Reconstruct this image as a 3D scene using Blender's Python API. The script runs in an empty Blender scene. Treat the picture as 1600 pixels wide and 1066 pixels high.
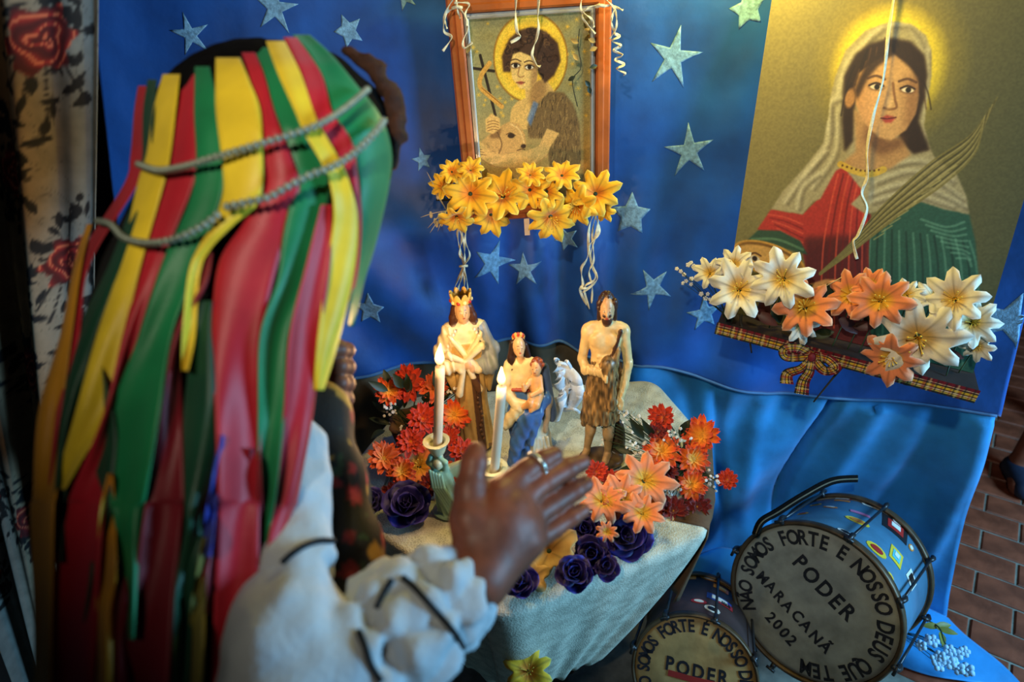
import bpy, math, random
import numpy as np
from mathutils import Matrix, Vector, Quaternion
rnd = random.Random(7)
scene = bpy.context.scene
COL = scene.collection
PI = math.pi

# ------------------------------------------------------------------ camera, light, exposure
PITCH, ROLL, FOC = math.radians(30), math.radians(4), 1000.0
CAM = np.array([0, 0, 1.70])
_fw = np.array([0, math.cos(PITCH), -math.sin(PITCH)])
_r0 = np.array([1., 0, 0]); _u0 = np.array([0, math.sin(PITCH), math.cos(PITCH)])
CR = math.cos(ROLL)*_r0 - math.sin(ROLL)*_u0
CU = math.sin(ROLL)*_r0 + math.cos(ROLL)*_u0
def ray(x, y): return _fw + CR*(x-800)/FOC - CU*(y-533)/FOC
def at(x, y, d): return CAM + ray(x, y)*d
def aty(x, y, Y): v = ray(x, y); return CAM + v*(Y/v[1])
def atz(x, y, Z): v = ray(x, y); return CAM + v*((Z-CAM[2])/v[2])
def proj(p):
    q = np.asarray(p)-CAM; d = q@_fw
    return 800+FOC*(q@CR)/d, 533-FOC*(q@CU)/d, d

cd = bpy.data.cameras.new('camera'); cam = bpy.data.objects.new('camera', cd); COL.objects.link(cam)
cd.sensor_width = 36; cd.lens = FOC/1600*36; cd.clip_start = .02
cam.matrix_world = Matrix(((CR[0], CU[0], -_fw[0], CAM[0]), (CR[1], CU[1], -_fw[1], CAM[1]), (CR[2], CU[2], -_fw[2], CAM[2]), (0, 0, 0, 1)))
cd.dof.use_dof = True; cd.dof.focus_distance = 1.36; cd.dof.aperture_fstop = 2.6
scene.camera = cam

w = bpy.data.worlds.new('world'); scene.world = w; w.use_nodes = True
w.node_tree.nodes['Background'].inputs[0].default_value = (.25, .33, .5, 1)
w.node_tree.nodes['Background'].inputs[1].default_value = .014

def aim(o, target):
    d = Vector(target)-o.location
    o.rotation_euler = d.to_track_quat('-Z', 'Y').to_euler()
def light(name, typ, loc, target, energy, color, size=.1, **kw):
    L = bpy.data.lights.new(name, typ); L.energy = energy; L.color = color
    o = bpy.data.objects.new(name, L); COL.objects.link(o); o.location = loc
    if typ == 'AREA': L.size = size
    else: L.shadow_soft_size = size
    for k, v in kw.items(): setattr(L, k, v)
    aim(o, target)
    return o
# key lamp over the photographer's left shoulder, cone softened to imitate a dark vignette
light('key_spot', 'SPOT', (-.38, -.6, 2.7), (.38, 1.36, 1.22), 124, (1, .90, .70), .04, spot_size=math.radians(53), spot_blend=1.)
# daylight from the doorway on the right
light('doorway_daylight', 'AREA', (2.35, .1, 1.45), (.9, 1.15, .5), 104, (.27, .64, 1), .7)
# small yellow bulb above the pictures
light('picture_bulb', 'POINT', (.47, 1.27, 1.81), (0, 0, 0), 17, (1, .76, .12), .04)
vs = scene.view_settings
vs.view_transform = 'Standard'; vs.look = 'None'; vs.gamma = 1; vs.exposure = -0.22; vs.use_curve_mapping = False

# ------------------------------------------------------------------ helpers
def L1(c):
    c = c/255.; return c/12.92 if c <= .04045 else ((c+.055)/1.055)**2.4
def S(r, g, b): return (L1(r), L1(g), L1(b))
def lin(a):
    a = np.clip(np.asarray(a, float), 0, 255)/255.
    return np.where(a <= .04045, a/12.92, ((a+.055)/1.055)**2.4)

def M(name, col, rough=.6, var=.2, scale=25, bump=0., bscale=None, metal=0, spec=.4, sheen=0, trans=0, emit=None, es=1, coat=0, sss=0):
    m = bpy.data.materials.get(name)
    if m: return m
    m = bpy.data.materials.new(name); m.use_nodes = True
    nt = m.node_tree; b = nt.nodes['Principled BSDF']
    tc = nt.nodes.new('ShaderNodeTexCoord')
    n = nt.nodes.new('ShaderNodeTexNoise'); n.inputs['Scale'].default_value = scale; n.inputs['Detail'].default_value = 5
    nt.links.new(tc.outputs['Object'], n.inputs['Vector'])
    if col == 'Col':
        a = nt.nodes.new('ShaderNodeVertexColor'); a.layer_name = 'Col'
        mx = nt.nodes.new('ShaderNodeMix'); mx.data_type = 'RGBA'; mx.blend_type = 'MULTIPLY'; mx.inputs[0].default_value = 1
        rp = nt.nodes.new('ShaderNodeMapRange'); rp.inputs[1].default_value = .3; rp.inputs[2].default_value = .7
        rp.inputs[3].default_value = 1-var; rp.inputs[4].default_value = 1+var*.4
        nt.links.new(n.outputs['Fac'], rp.inputs[0]); nt.links.new(a.outputs['Color'], mx.inputs[6]); nt.links.new(rp.outputs[0], mx.inputs[7])
        nt.links.new(mx.outputs[2], b.inputs['Base Color'])
    else:
        mx = nt.nodes.new('ShaderNodeMix'); mx.data_type = 'RGBA'
        c = np.array(col)
        mx.inputs[6].default_value = (*(c*(1-var)), 1); mx.inputs[7].default_value = (*np.clip(c*(1+var), 0, 1), 1)
        rp = nt.nodes.new('ShaderNodeMapRange'); rp.inputs[1].default_value = .3; rp.inputs[2].default_value = .7
        nt.links.new(n.outputs['Fac'], rp.inputs[0]); nt.links.new(rp.outputs[0], mx.inputs[0])
        nt.links.new(mx.outputs[2], b.inputs['Base Color'])
    b.inputs['Roughness'].default_value = rough; b.inputs['Metallic'].default_value = metal
    b.inputs['Specular IOR Level'].default_value = spec
    if sheen: b.inputs['Sheen Weight'].default_value = sheen
    if coat: b.inputs['Coat Weight'].default_value = coat; b.inputs['Coat Roughness'].default_value = .08
    if trans: b.inputs['Transmission Weight'].default_value = trans
    if sss: b.inputs['Subsurface Weight'].default_value = sss; b.inputs['Subsurface Radius'].default_value = (.01, .005, .003); b.inputs['Subsurface Scale'].default_value = .6
    if emit: b.inputs['Emission Color'].default_value = (*emit, 1); b.inputs['Emission Strength'].default_value = es
    if bump:
        n2 = nt.nodes.new('ShaderNodeTexNoise'); n2.inputs['Scale'].default_value = bscale or scale*6; n2.inputs['Detail'].default_value = 4
        nt.links.new(tc.outputs['Object'], n2.inputs['Vector'])
        bp = nt.nodes.new('ShaderNodeBump'); bp.inputs['Strength'].default_value = bump; bp.inputs['Distance'].default_value = .004
        nt.links.new(n2.outputs['Fac'], bp.inputs['Height']); nt.links.new(bp.outputs[0], b.inputs['Normal'])
    return m

def mesh(name, V, F, smooth=True, col=None):
    V = np.asarray(V, float)
    me = bpy.data.meshes.new(name)
    if isinstance(F, np.ndarray):
        n, k = F.shape
        me.vertices.add(len(V)); me.vertices.foreach_set('co', V.astype(np.float32).ravel())
        me.loops.add(n*k); me.loops.foreach_set('vertex_index', F.astype(np.int32).ravel())
        me.polygons.add(n); me.polygons.foreach_set('loop_start', np.arange(0, n*k, k, dtype=np.int32))
        me.update(calc_edges=True); me.validate()
    else:
        me.from_pydata([tuple(v) for v in V], [], F); me.update()
    if smooth and len(me.polygons): me.polygons.foreach_set('use_smooth', np.ones(len(me.polygons), bool))
    if col is not None:
        c = np.ones((len(V), 4), np.float32); c[:, :3] = col
        a = me.color_attributes.new('Col', 'FLOAT_COLOR', 'POINT'); a.data.foreach_set('color', c.ravel())
    return me
def tag(o, label=None, cat=None, group=None, kind=None):
    if label: o['label'] = label
    if cat: o['category'] = cat
    if group: o['group'] = group
    if kind: o['kind'] = kind
    return o
def put(name, me, mat, parent=None, loc=None):
    o = bpy.data.objects.new(name, me); COL.objects.link(o)
    if mat is not None and len(me.materials) == 0: me.materials.append(mat)
    if parent is not None: o.parent = parent
    if loc is not None: o.location = loc
    return o
def wloc(o):
    l = np.array(o.location)
    return l if o.parent is None else l + wloc(o.parent)
def obj(name, V, F, mat, parent=None, smooth=True, col=None):
    """mesh object from WORLD coordinates; origin at its base (top level) or its parent's (part)"""
    V = np.asarray(V, float)
    if parent is None:
        o0 = np.array([V[:, 0].mean(), V[:, 1].mean(), V[:, 2].min()])
        return put(name, mesh(name, V-o0, F, smooth, col), mat, None, o0)
    return put(name, mesh(name, V-wloc(parent), F, smooth, col), mat, parent)
def empty(name, loc, label=None, cat=None, group=None):
    o = bpy.data.objects.new(name, None); COL.objects.link(o); o.location = loc; o.empty_display_size = .03
    return tag(o, label, cat, group)
def copy_tree(o, parent=None):
    c = o.copy(); COL.objects.link(c); c.parent = parent
    for ch in list(o.children): copy_tree(ch, c)
    return c
def join(*parts):
    V, F, n = [], [], 0
    for v, f in parts:
        V.append(np.asarray(v, float)); F += [tuple(int(i)+n for i in q) for q in f]; n += len(v)
    return np.concatenate(V), F
def joinc(parts):
    V, F, n, Cc = [], [], 0, []
    for v, f, c in parts:
        V.append(np.asarray(v, float)); F += [tuple(int(i)+n for i in q) for q in f]; n += len(v)
        Cc.append(np.broadcast_to(np.asarray(c, float), (len(v), 3)))
    return np.concatenate(V), F, np.concatenate(Cc)
def gridF(a, b, wrap=False):
    i, j = np.meshgrid(np.arange(a-1), np.arange(b if wrap else b-1), indexing='ij')
    j2 = (j+1) % b
    return np.stack([i*b+j, i*b+j2, (i+1)*b+j2, (i+1)*b+j], -1).reshape(-1, 4)
def catmull(P, n):
    P = np.asarray(P, float); m = len(P)
    t = np.linspace(0, m-1-1e-9, n); i = t.astype(int); f = (t-i)[:, None]
    g = lambda k: P[np.clip(i+k, 0, m-1)]
    a, b, c, d = g(-1), g(0), g(1), g(2)
    return .5*((2*b)+(-a+c)*f+(2*a-5*b+4*c-d)*f**2+(-a+3*b-3*c+d)*f**3)
def frames(P, up=(0, 0, 1)):
    T = np.gradient(P, axis=0); T /= np.linalg.norm(T, axis=1)[:, None]+1e-12
    N = np.zeros_like(T); n = np.cross(T[0], up)
    if np.linalg.norm(n) < 1e-3: n = np.cross(T[0], (1, 0, .1))
    for k in range(len(T)):
        n = n - T[k]*(n@T[k]); n /= np.linalg.norm(n)+1e-12; N[k] = n
    return T, N, np.cross(T, N)
def tube(P, r, seg=8, cap=True):
    P = np.asarray(P, float); T, N, B = frames(P)
    r = np.broadcast_to(np.asarray(r, float), (len(P),))
    a = np.linspace(0, 2*PI, seg, endpoint=False)
    V = (P[:, None]+r[:, None, None]*(np.cos(a)[None, :, None]*N[:, None]+np.sin(a)[None, :, None]*B[:, None])).reshape(-1, 3)
    F = [tuple(q) for q in gridF(len(P), seg, True)]
    if cap: F += [tuple(range(seg))[::-1], tuple(range((len(P)-1)*seg, len(P)*seg))]
    return V, F
def strip(P, wd, nrm=None, twist=0., thick=.0012, curl=0.):
    """flat ribbon along P, closed cross-section"""
    P = np.asarray(P, float); n = len(P)
    T = np.gradient(P, axis=0); T /= np.linalg.norm(T, axis=1)[:, None]+1e-12
    if nrm is None: _, N, B = frames(P)
    else:
        B = np.broadcast_to(np.asarray(nrm, float), (n, 3)); N = np.cross(B, T); N /= np.linalg.norm(N, axis=1)[:, None]+1e-12; B = np.cross(T, N)
    tw = np.broadcast_to(np.asarray(twist, float), (n,)) if np.ndim(twist) else np.linspace(0, twist, n)
    c, s = np.cos(tw)[:, None], np.sin(tw)[:, None]
    X, Z = N*c+B*s, B*c-N*s
    wd = np.broadcast_to(np.asarray(wd, float), (n,))[:, None]/2
    u = np.linspace(-1, 1, 5)
    top = [P+X*wd*k+Z*(thick/2-curl*k*k) for k in u]; bot = [P+X*wd*k+Z*(-thick/2-curl*k*k) for k in u[::-1]]
    V = np.stack(top+bot, 1).reshape(-1, 3)
    F = [tuple(q) for q in gridF(n, 10, True)]+[tuple(range(10))[::-1], tuple(range((n-1)*10, n*10))]
    return V, F
def lathe(prof, seg=24, cap=True):
    a = np.linspace(0, 2*PI, seg, endpoint=False)
    V = np.array([[r*math.cos(t), r*math.sin(t), z] for r, z in prof for t in a])
    F = [tuple(q) for q in gridF(len(prof), seg, True)]
    if cap: F += [tuple(range(seg))[::-1], tuple(range((len(prof)-1)*seg, len(prof)*seg))]
    return V, F
def box(lo, hi):
    x0, y0, z0 = lo; x1, y1, z1 = hi
    V = np.array([(x, y, z) for z in (z0, z1) for y in (y0, y1) for x in (x0, x1)], float)
    return V, [(0, 2, 3, 1), (4, 5, 7, 6), (0, 1, 5, 4), (2, 6, 7, 3), (0, 4, 6, 2), (1, 3, 7, 5)]
def bbox8(a, b, t, bev=.004):
    """bevelled bar along a->b (square section, half size t=(tx,ty)), with given frame"""
    pass
def sphere(c, r, seg=10, rings=6):
    r = np.broadcast_to(np.asarray(r, float), (3,))
    V = [(0, 0, 1)]+[(math.sin(PI*i/rings)*math.cos(2*PI*j/seg), math.sin(PI*i/rings)*math.sin(2*PI*j/seg), math.cos(PI*i/rings)) for i in range(1, rings) for j in range(seg)]+[(0, 0, -1)]
    F = [(0, 1+j, 1+(j+1) % seg) for j in range(seg)]
    for i in range(rings-2):
        F += [(1+i*seg+j, 1+(i+1)*seg+j, 1+(i+1)*seg+(j+1) % seg, 1+i*seg+(j+1) % seg) for j in range(seg)]
    b = 1+(rings-2)*seg; e = len(V)-1
    F += [(b+j, e, b+(j+1) % seg) for j in range(seg)]
    return np.array(V)*r+np.asarray(c, float), F
def vnoise(P, seed=0):
    """cheap smooth value noise, P (...,3) -> [-1,1]"""
    P = np.asarray(P, float); i = np.floor(P).astype(np.int64); f = P-i; f = f*f*(3-2*f)
    def h(x, y, z):
        n = (x*374761393+y*668265263+z*2147483647+seed*974634777) & 0x7fffffff
        n = (n ^ (n >> 13))*1274126177 & 0x7fffffff
        return ((n ^ (n >> 16)) & 0xffff)/32767.5-1
    r = 0
    for a in (0, 1):
        for b in (0, 1):
            for c in (0, 1):
                wgt = (f[..., 0] if a else 1-f[..., 0])*(f[..., 1] if b else 1-f[..., 1])*(f[..., 2] if c else 1-f[..., 2])
                r = r+wgt*h(i[..., 0]+a, i[..., 1]+b, i[..., 2]+c)
    return r

# ---- signed-distance sculpting, meshed with surface nets
def surf_nets(D, org, h):
    s = D < 0
    cnt = np.zeros(tuple(np.array(D.shape)-1), np.uint8)
    sl = lambda o, n: slice(o, n-1+o)
    for a in (0, 1):
        for b in (0, 1):
            for c in (0, 1):
                cnt += s[sl(a, D.shape[0]), sl(b, D.shape[1]), sl(c, D.shape[2])]
    act = (cnt > 0) & (cnt < 8)
    I = np.argwhere(act); ids = np.full(cnt.shape, -1, np.int32); ids[act] = np.arange(len(I))
    acc = np.zeros((len(I), 3)); num = np.zeros(len(I))
    cor = [(a, b, c) for a in (0, 1) for b in (0, 1) for c in (0, 1)]
    for p in cor:
        for ax in range(3):
            if p[ax]: continue
            q = list(p); q[ax] = 1
            da = D[I[:, 0]+p[0], I[:, 1]+p[1], I[:, 2]+p[2]]; db = D[I[:, 0]+q[0], I[:, 1]+q[1], I[:, 2]+q[2]]
            x = (da < 0) != (db < 0)
            t = np.where(x, da/np.where(x, da-db, 1), 0)
            pos = np.tile(np.array(p, float), (len(I), 1)); pos[:, ax] = t
            acc += pos*x[:, None]; num += x
    V = org+(I+acc/num[:, None])*h
    Fs = []
    for ax in range(3):
        b, c = [(1, 2), (2, 0), (0, 1)][ax]
        lo = [slice(None)]*3; hi = [slice(None)]*3
        lo[ax] = slice(0, -1); hi[ax] = slice(1, None)
        x = s[tuple(lo)] != s[tuple(hi)]
        E = np.argwhere(x)
        E = E[(E[:, b] > 0) & (E[:, c] > 0) & (E[:, b] < D.shape[b]-1) & (E[:, c] < D.shape[c]-1)]
        def cell(ob, oc):
            e = E.copy(); e[:, b] += ob; e[:, c] += oc; return ids[e[:, 0], e[:, 1], e[:, 2]]
        q = np.stack([cell(-1, -1), cell(0, -1), cell(0, 0), cell(-1, 0)], 1)
        inside = s[E[:, 0], E[:, 1], E[:, 2]]
        q[~inside] = q[~inside][:, ::-1]
        Fs.append(q)
    F = np.concatenate(Fs); F = F[(F >= 0).all(1)]
    return V, F
class Sdf:
    def __init__(s, vox): s.vox = vox; s.p = []; s.paint_l = []
    def add(s, f, lo, hi, k=.01, c=None, sub=False): s.p.append((f, np.minimum(lo, hi), np.maximum(lo, hi), k, c, sub)); return s
    @staticmethod
    def f_cap(a, b, ra, rb, sc=(1, 1, 1)):
        a, b = np.asarray(a, float), np.asarray(b, float); ba = b-a; L = ba@ba+1e-12
        def f(P):
            t = np.clip((P-a)@ba/L, 0, 1)
            return np.sqrt((((P-a)-t[..., None]*ba)**2).sum(-1))-(ra+(rb-ra)*t)
        return f
    @staticmethod
    def f_ell(c, r, R=None):
        c = np.asarray(c, float); r = np.asarray(r, float)
        def f(P):
            q = P-c
            if R is not None: q = q@R
            k0 = np.sqrt(((q/r)**2).sum(-1)); k1 = np.sqrt(((q/(r*r))**2).sum(-1))+1e-9
            return k0*(k0-1)/k1
        return f
    def cap(s, a, b, ra, rb=None, k=.01, c=None, sub=False):
        rb = ra if rb is None else rb; a = np.asarray(a, float); b = np.asarray(b, float); m = max(ra, rb)
        return s.add(s.f_cap(a, b, ra, rb), np.minimum(a, b)-m, np.maximum(a, b)+m, k, c, sub)
    def chain(s, pts, rs, k=.01, c=None):
        for i in range(len(pts)-1): s.cap(pts[i], pts[i+1], rs[i], rs[i+1], k, c)
        return s
    def ell(s, ctr, r, k=.01, c=None, sub=False, R=None):
        ctr = np.asarray(ctr, float); m = max(r)
        return s.add(s.f_ell(ctr, r, R), ctr-m, ctr+m, k, c, sub)
    def paint(s, f, c): s.paint_l.append((f, c)); return s
    def run(s, disp=None):
        mg = 3*s.vox
        lo = np.min([p[1] for p in s.p if not p[5]], 0)-mg-.01*0; hi = np.max([p[2] for p in s.p if not p[5]], 0)+mg
        n = np.ceil((hi-lo)/s.vox).astype(int)+1
        D = np.full(n, 1., np.float32)
        ax = [lo[i]+np.arange(n[i])*s.vox for i in range(3)]
        for f, a, b, k, c, sub in s.p:
            i0 = np.clip(np.floor((a-k-mg-lo)/s.vox).astype(int), 0, n); i1 = np.clip(np.ceil((b+k+mg-lo)/s.vox).astype(int)+1, 0, n)
            if (i1 <= i0).any(): continue
            sl = tuple(slice(i0[i], i1[i]) for i in range(3))
            P = np.stack(np.meshgrid(*[ax[i][sl[i]] for i in range(3)], indexing='ij'), -1)
            d = f(P); o = D[sl]; k = max(k, 1e-5)
            if sub:
                h = np.clip(.5-.5*(o+d)/k, 0, 1); D[sl] = o*(1-h)-d*h+k*h*(1-h)
            else:
                h = np.clip(.5+.5*(o-d)/k, 0, 1); D[sl] = o*(1-h)+d*h-k*h*(1-h)
        if disp is not None:
            near = np.argwhere(np.abs(D) < 4*s.vox)
            P = lo+near*s.vox
            D[near[:, 0], near[:, 1], near[:, 2]] += disp(P).astype(np.float32)
        V, F = surf_nets(D, lo, s.vox)
        cols = [(p[0], p[4]) for p in s.p if p[4] is not None and not p[5]]
        if not cols: return V, F, None
        best = np.full(len(V), 9.); C = np.zeros((len(V), 3))
        for f, c in cols:
            d = f(V)
            m = d < best; best[m] = d[m]
            C[m] = (c(V[m]) if callable(c) else np.array(c, float))
        for f, c in s.paint_l:
            m = f(V) < 0
            if m.any(): C[m] = (c(V[m]) if callable(c) else np.array(c, float))
        return V, F, lin(C)

# ---- little painter for flat prints (works in the print's own u,v space)
class Canvas:
    def __init__(s, w, h, tf, bg):
        s.w, s.h, s.tf = w, h, tf; s.k = 1.; s.a = np.zeros((h, w, 3)); s.a[:] = bg
        s.X, s.Y = np.meshgrid(np.arange(w)+.5, np.arange(h)+.5)
    def pt(s, pts): return np.array([s.tf(p) for p in pts], float)
    def blur(s, m, r):
        r = int(round(r))
        for _ in range(2 if r > 0 else 0):
            for ax in (0, 1):
                p = np.pad(m, [(r, r) if a == ax else (0, 0) for a in (0, 1)], 'edge'); c = np.cumsum(p, ax)
                c = np.insert(c, 0, 0, ax)
                m = (np.take(c, np.arange(2*r+1, c.shape[ax]), ax)-np.take(c, np.arange(0, c.shape[ax]-2*r-1), ax))/(2*r+1)
        return m
    def mask(s, pts):
        p = s.pt(pts); m = np.zeros((s.h, s.w), bool); q = np.roll(p, -1, 0)
        for (x0, y0), (x1, y1) in zip(p, q):
            if y0 == y1: continue
            m ^= ((y0 > s.Y) != (y1 > s.Y)) & (s.X < (x1-x0)*(s.Y-y0)/(y1-y0)+x0)
        return m.astype(float)
    def put(s, m, c, a=1.): m = (m*a)[..., None]; s.a = s.a*(1-m)+np.asarray(c, float)*m
    def poly(s, pts, c, soft=1, a=1., clip=None):
        m = s.blur(s.mask(pts), soft*s.k*.55)
        if clip is not None: m = m*clip
        s.put(m, c, a); return m
    def line(s, pts, wd, c, soft=1, a=1., clip=None, smooth=True):
        p = s.pt(pts)
        if smooth and len(p) > 2: p = catmull(p, len(p)*5)
        wd = np.broadcast_to(np.asarray(wd, float), (2,)) if np.ndim(wd) else np.array([wd, wd], float)
        wd = wd*s.k; soft = max(soft*s.k*.6, .8)
        mg = wd.max()/2+soft+2
        xa, ya = np.maximum(np.floor(p.min(0)-mg).astype(int), 0); xb, yb = np.minimum(np.ceil(p.max(0)+mg).astype(int)+1, (s.w, s.h))
        if xb <= xa or yb <= ya: return None
        sl = (slice(ya, yb), slice(xa, xb)); X, Y = s.X[sl], s.Y[sl]
        d = np.full(X.shape, 1e9)
        for i in range(len(p)-1):
            b = p[i+1]-p[i]; t = np.clip(((X-p[i, 0])*b[0]+(Y-p[i, 1])*b[1])/(b@b+1e-9), 0, 1)
            r = (wd[0]+(wd[1]-wd[0])*(i+t)/max(1, len(p)-1))/2
            d = np.minimum(d, np.hypot(X-p[i, 0]-t*b[0], Y-p[i, 1]-t*b[1])-r)
        m = np.clip(.5-d/max(soft, .3), 0, 1)
        if clip is not None: m = m*clip[sl]
        m = (m*a)[..., None]; s.a[sl] = s.a[sl]*(1-m)+np.asarray(c, float)*m
    def oval(s, ctr, rx, ry, c, soft=.1, a=1., ang=0., clip=None):
        p = s.pt([ctr])[0]; e = s.pt([(ctr[0]+rx, ctr[1])])[0]-p; sc = np.hypot(*e)/rx
        x, y = s.X-p[0], s.Y-p[1]; ca, sa = math.cos(ang), math.sin(ang)
        q = np.hypot((x*ca+y*sa)/(rx*sc), (-x*sa+y*ca)/(ry*sc))
        m = np.clip((1-q)/soft+.5, 0, 1)
        if clip is not None: m = m*clip
        s.put(m, c, a); return m
    def sample(s, u, v):
        x = np.clip(u*s.w-.5, 0, s.w-1.001); y = np.clip(v*s.h-.5, 0, s.h-1.001)
        i, j = y.astype(int), x.astype(int); fy, fx = (y-i)[..., None], (x-j)[..., None]
        i2, j2 = np.minimum(i+1, s.h-1), np.minimum(j+1, s.w-1)
        return s.a[i, j]*(1-fx)*(1-fy)+s.a[i, j2]*fx*(1-fy)+s.a[i2, j]*(1-fx)*fy+s.a[i2, j2]*fx*fy

# ------------------------------------------------------------------ setting
m_black = M('dark plaster', S(26, 27, 32), .9, .3, 6)
m_tile = M('terracotta tile', S(120, 62, 42), .45, .45, 14, .25, 60)
m_grout = M('pale grout', S(120, 118, 108), .9, .3, 30)
fl = obj('floor', *join(box((-1.6, -1.2, -.06), (3.4, 3.6, -.004))), m_grout, smooth=False); tag(fl, kind='structure')
FLZ = -.004
def rbox(lx, ly, lz, b):
    """box with a bevelled top edge, centred in x,y; top at z=0"""
    V = []
    for z, i in ((-lz, 0), (-b, 0), (0, b)):
        V += [(-lx+i, -ly+i, z), (lx-i, -ly+i, z), (lx-i, ly-i, z), (-lx+i, ly-i, z)]
    F = [(8, 9, 10, 11), (3, 2, 1, 0)]
    for k in (0, 4): F += [(k+i, k+(i+1) % 4, k+4+(i+1) % 4, k+4+i) for i in range(4)]
    return np.array(V), F
tile_me = mesh('tile', *rbox(.0965, .0465, .006, .003), smooth=False); tile_me.materials.append(m_tile)
ta = math.radians(-38); d1 = np.array([math.cos(ta), math.sin(ta)]); d2 = np.array([-math.sin(ta), math.cos(ta)])
o0 = np.array([1.30, 1.20]); flw = wloc(fl); nt_ = 0
for i in range(-6, 12):
    for j in range(-6, 22):
        p = o0 + d1*(i*.2+(.1 if j % 2 else 0)) + d2*(j*.1)
        if not (.95 < p[0] < 3.2 and p[1] > .55 and p[1] < 3.4): continue
        q = proj((p[0], p[1], 0))
        if q[0] < 1280 or q[0] > 1800 or q[1] > 1240: continue
        t = put('tile', tile_me, None, fl, np.array([p[0], p[1], rnd.uniform(-.001, .001)+.0015])-flw)
        t.rotation_euler = (rnd.uniform(-.004, .004), rnd.uniform(-.004, .004), ta)

WX = np.array([-1.6, -1.3, -.9, -.4, .1, .45, .8, 1.0, 1.2, 1.35])
WY = np.array([1.0, 1.12, 1.25, 1.40, 1.47, 1.455, 1.35, 1.25, 1.13, 1.02])
_t = np.linspace(-1.6, 1.35, 200); _y = np.interp(_t, WX, WY); _k = np.hanning(25); _k /= _k.sum()
_y = np.convolve(np.pad(_y, 12, 'edge'), _k, 'valid')
def ybase(x): return np.interp(x, _t, _y)
def g(x, c, s): return np.exp(-((x-c)/s)**2)
def ycloth(x, z):
    x = np.asarray(x, float); z = np.asarray(z, float)
    P = np.stack([x*3.1, z*2.2, np.zeros_like(x)+.5], -1)
    y = ybase(x)+.016*vnoise(P, 3)+.008*vnoise(P*3, 5)+.003*vnoise(P*np.array([8, 5, 1]), 6)
    lo = 1/(1+np.exp((z-1.22)*14))
    y = y+lo*(.022*np.sin(46*(x-.1))*g(x, .16, .2))
    y = y+.018*np.sin(30*(x*.75+z*.55))*g(x, -.33, .3)*lo
    y = y+.014*np.sin(26*(x*.9-z*.5))*g(x, .62, .3)*(1/(1+np.exp((z-1.0)*12)))
    y = y-.012*np.abs(np.sin(5.1*z+1.2*x+.3))**12*g(x, .55, .35)-.006*np.abs(np.sin(3.7*z-1.1*x+.9))**16
    # pushed back behind the drums and the poster
    y = y+.085*g(x, .86, .24)*g(z, .15, .45)+.02*g(x, .75, .3)*g(z, 1.3, .4)
    return y
def on_cloth(px, py, off=0.):
    Y = 1.35
    for _ in range(25):
        p = aty(px, py, Y); Y = .5*Y+.5*(float(ycloth(p[0], p[2]))-off)
    return aty(px, py, Y)
hem_px = [(400, 610), (530, 592), (600, 580), (680, 566), (735, 538), (800, 528), (870, 532), (960, 560), (1010, 572), (1100, 592), (1200, 615), (1350, 625), (1500, 640), (1597, 655)]
hem = np.array([on_cloth(*p) for p in hem_px])
def zhem(x): return np.interp(x, hem[:, 0], hem[:, 2])
def xr(z): return 1.128+(.81-z)*.09
def xl(z): return -.70-.22*np.clip(1.72-z, -.2, 2)
m_star_cloth = M('blue star cloth', S(14, 74, 150), .5, .36, 7, .55, 16, sheen=.2)
m_low_cloth = M('teal blue cloth', S(38, 132, 194), .55, .4, 6, .5, 18, sheen=.2)
nu, nv = 320, 150
U, Vv = np.meshgrid(np.linspace(0, 1, nu), np.linspace(0, 1, nv))
ZT = 2.2
Zg = np.zeros_like(U); Xg = np.zeros_like(U)
for _ in range(3):
    Xg = xl(Zg)+(xr(Zg)-xl(Zg))*U; Zg = zhem(Xg)+(ZT-zhem(Xg))*Vv
Yg = ycloth(Xg, Zg)
sc_ = obj('backdrop_cloth', np.stack([Xg, Yg, Zg], -1).reshape(-1, 3), gridF(nv, nu), m_star_cloth)
tag(sc_, 'deep blue hanging cloth scattered with pale stars behind the altar', 'backdrop cloth')
sd = sc_.modifiers.new('t', 'SOLIDIFY'); sd.thickness = .002; sd.offset = 1
hx = np.linspace(xl(.85), xr(.8), 160)
hv, hf = tube(np.stack([hx, ycloth(hx, zhem(hx))-.001, zhem(hx)], 1), .0045, 6)
obj('hem', hv, hf, M('faded hem', S(70, 110, 150), .8), sc_)
# lower cloth: hangs behind the star cloth, then spills forward over the floor
nu, nv = 240, 130
U, Vv = np.meshgrid(np.linspace(0, 1, nu), np.linspace(0, 1, nv))
Zg = np.where(Vv > .3, (Vv-.3)/.7*1.12+.004, .004); Xg = xl(.9)+(xr(Zg)-.004-xl(.9))*U
Yl = ycloth(Xg, np.maximum(Zg, 0))+.014+.010*vnoise(np.stack([Xg*6, Zg*3, Xg*0], -1), 9)
spill = np.clip((.3-Vv)/.3, 0, 1)
for fx_, fw2, am_ in ((.60, .02, .022), (.72, .03, -.018), (.835, .014, .034), (.90, .03, -.02), (1.0, .025, .022), (1.08, .02, -.018), (.48, .03, .02), (-.28, .03, .02), (-.4, .03, -.02)):
    Yl = Yl+am_*g(Xg+.05*np.sin(3*Zg+fx_*9), fx_, fw2)*np.clip(Zg*4, .1, 1)
ww = .30*g(Xg, .95, .42)
Yl = np.where(Zg > zhem(Xg)-.03, np.maximum(Yl, ycloth(Xg, np.maximum(Zg, 0))+.008), Yl)
Yl = Yl-spill*(ww+.012)
Zg = Zg+spill*0+np.where(spill > 0, .010*(1+vnoise(np.stack([Xg*9, Yl*9, Xg*0], -1), 4)), 0)
Xg = Xg+spill*.07*np.clip((Xg-.9)/.3, 0, 1)
G_ = np.stack([Xg, Yl, Zg], -1); jc = int(np.searchsorted(Xg[-1], .27))
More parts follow.
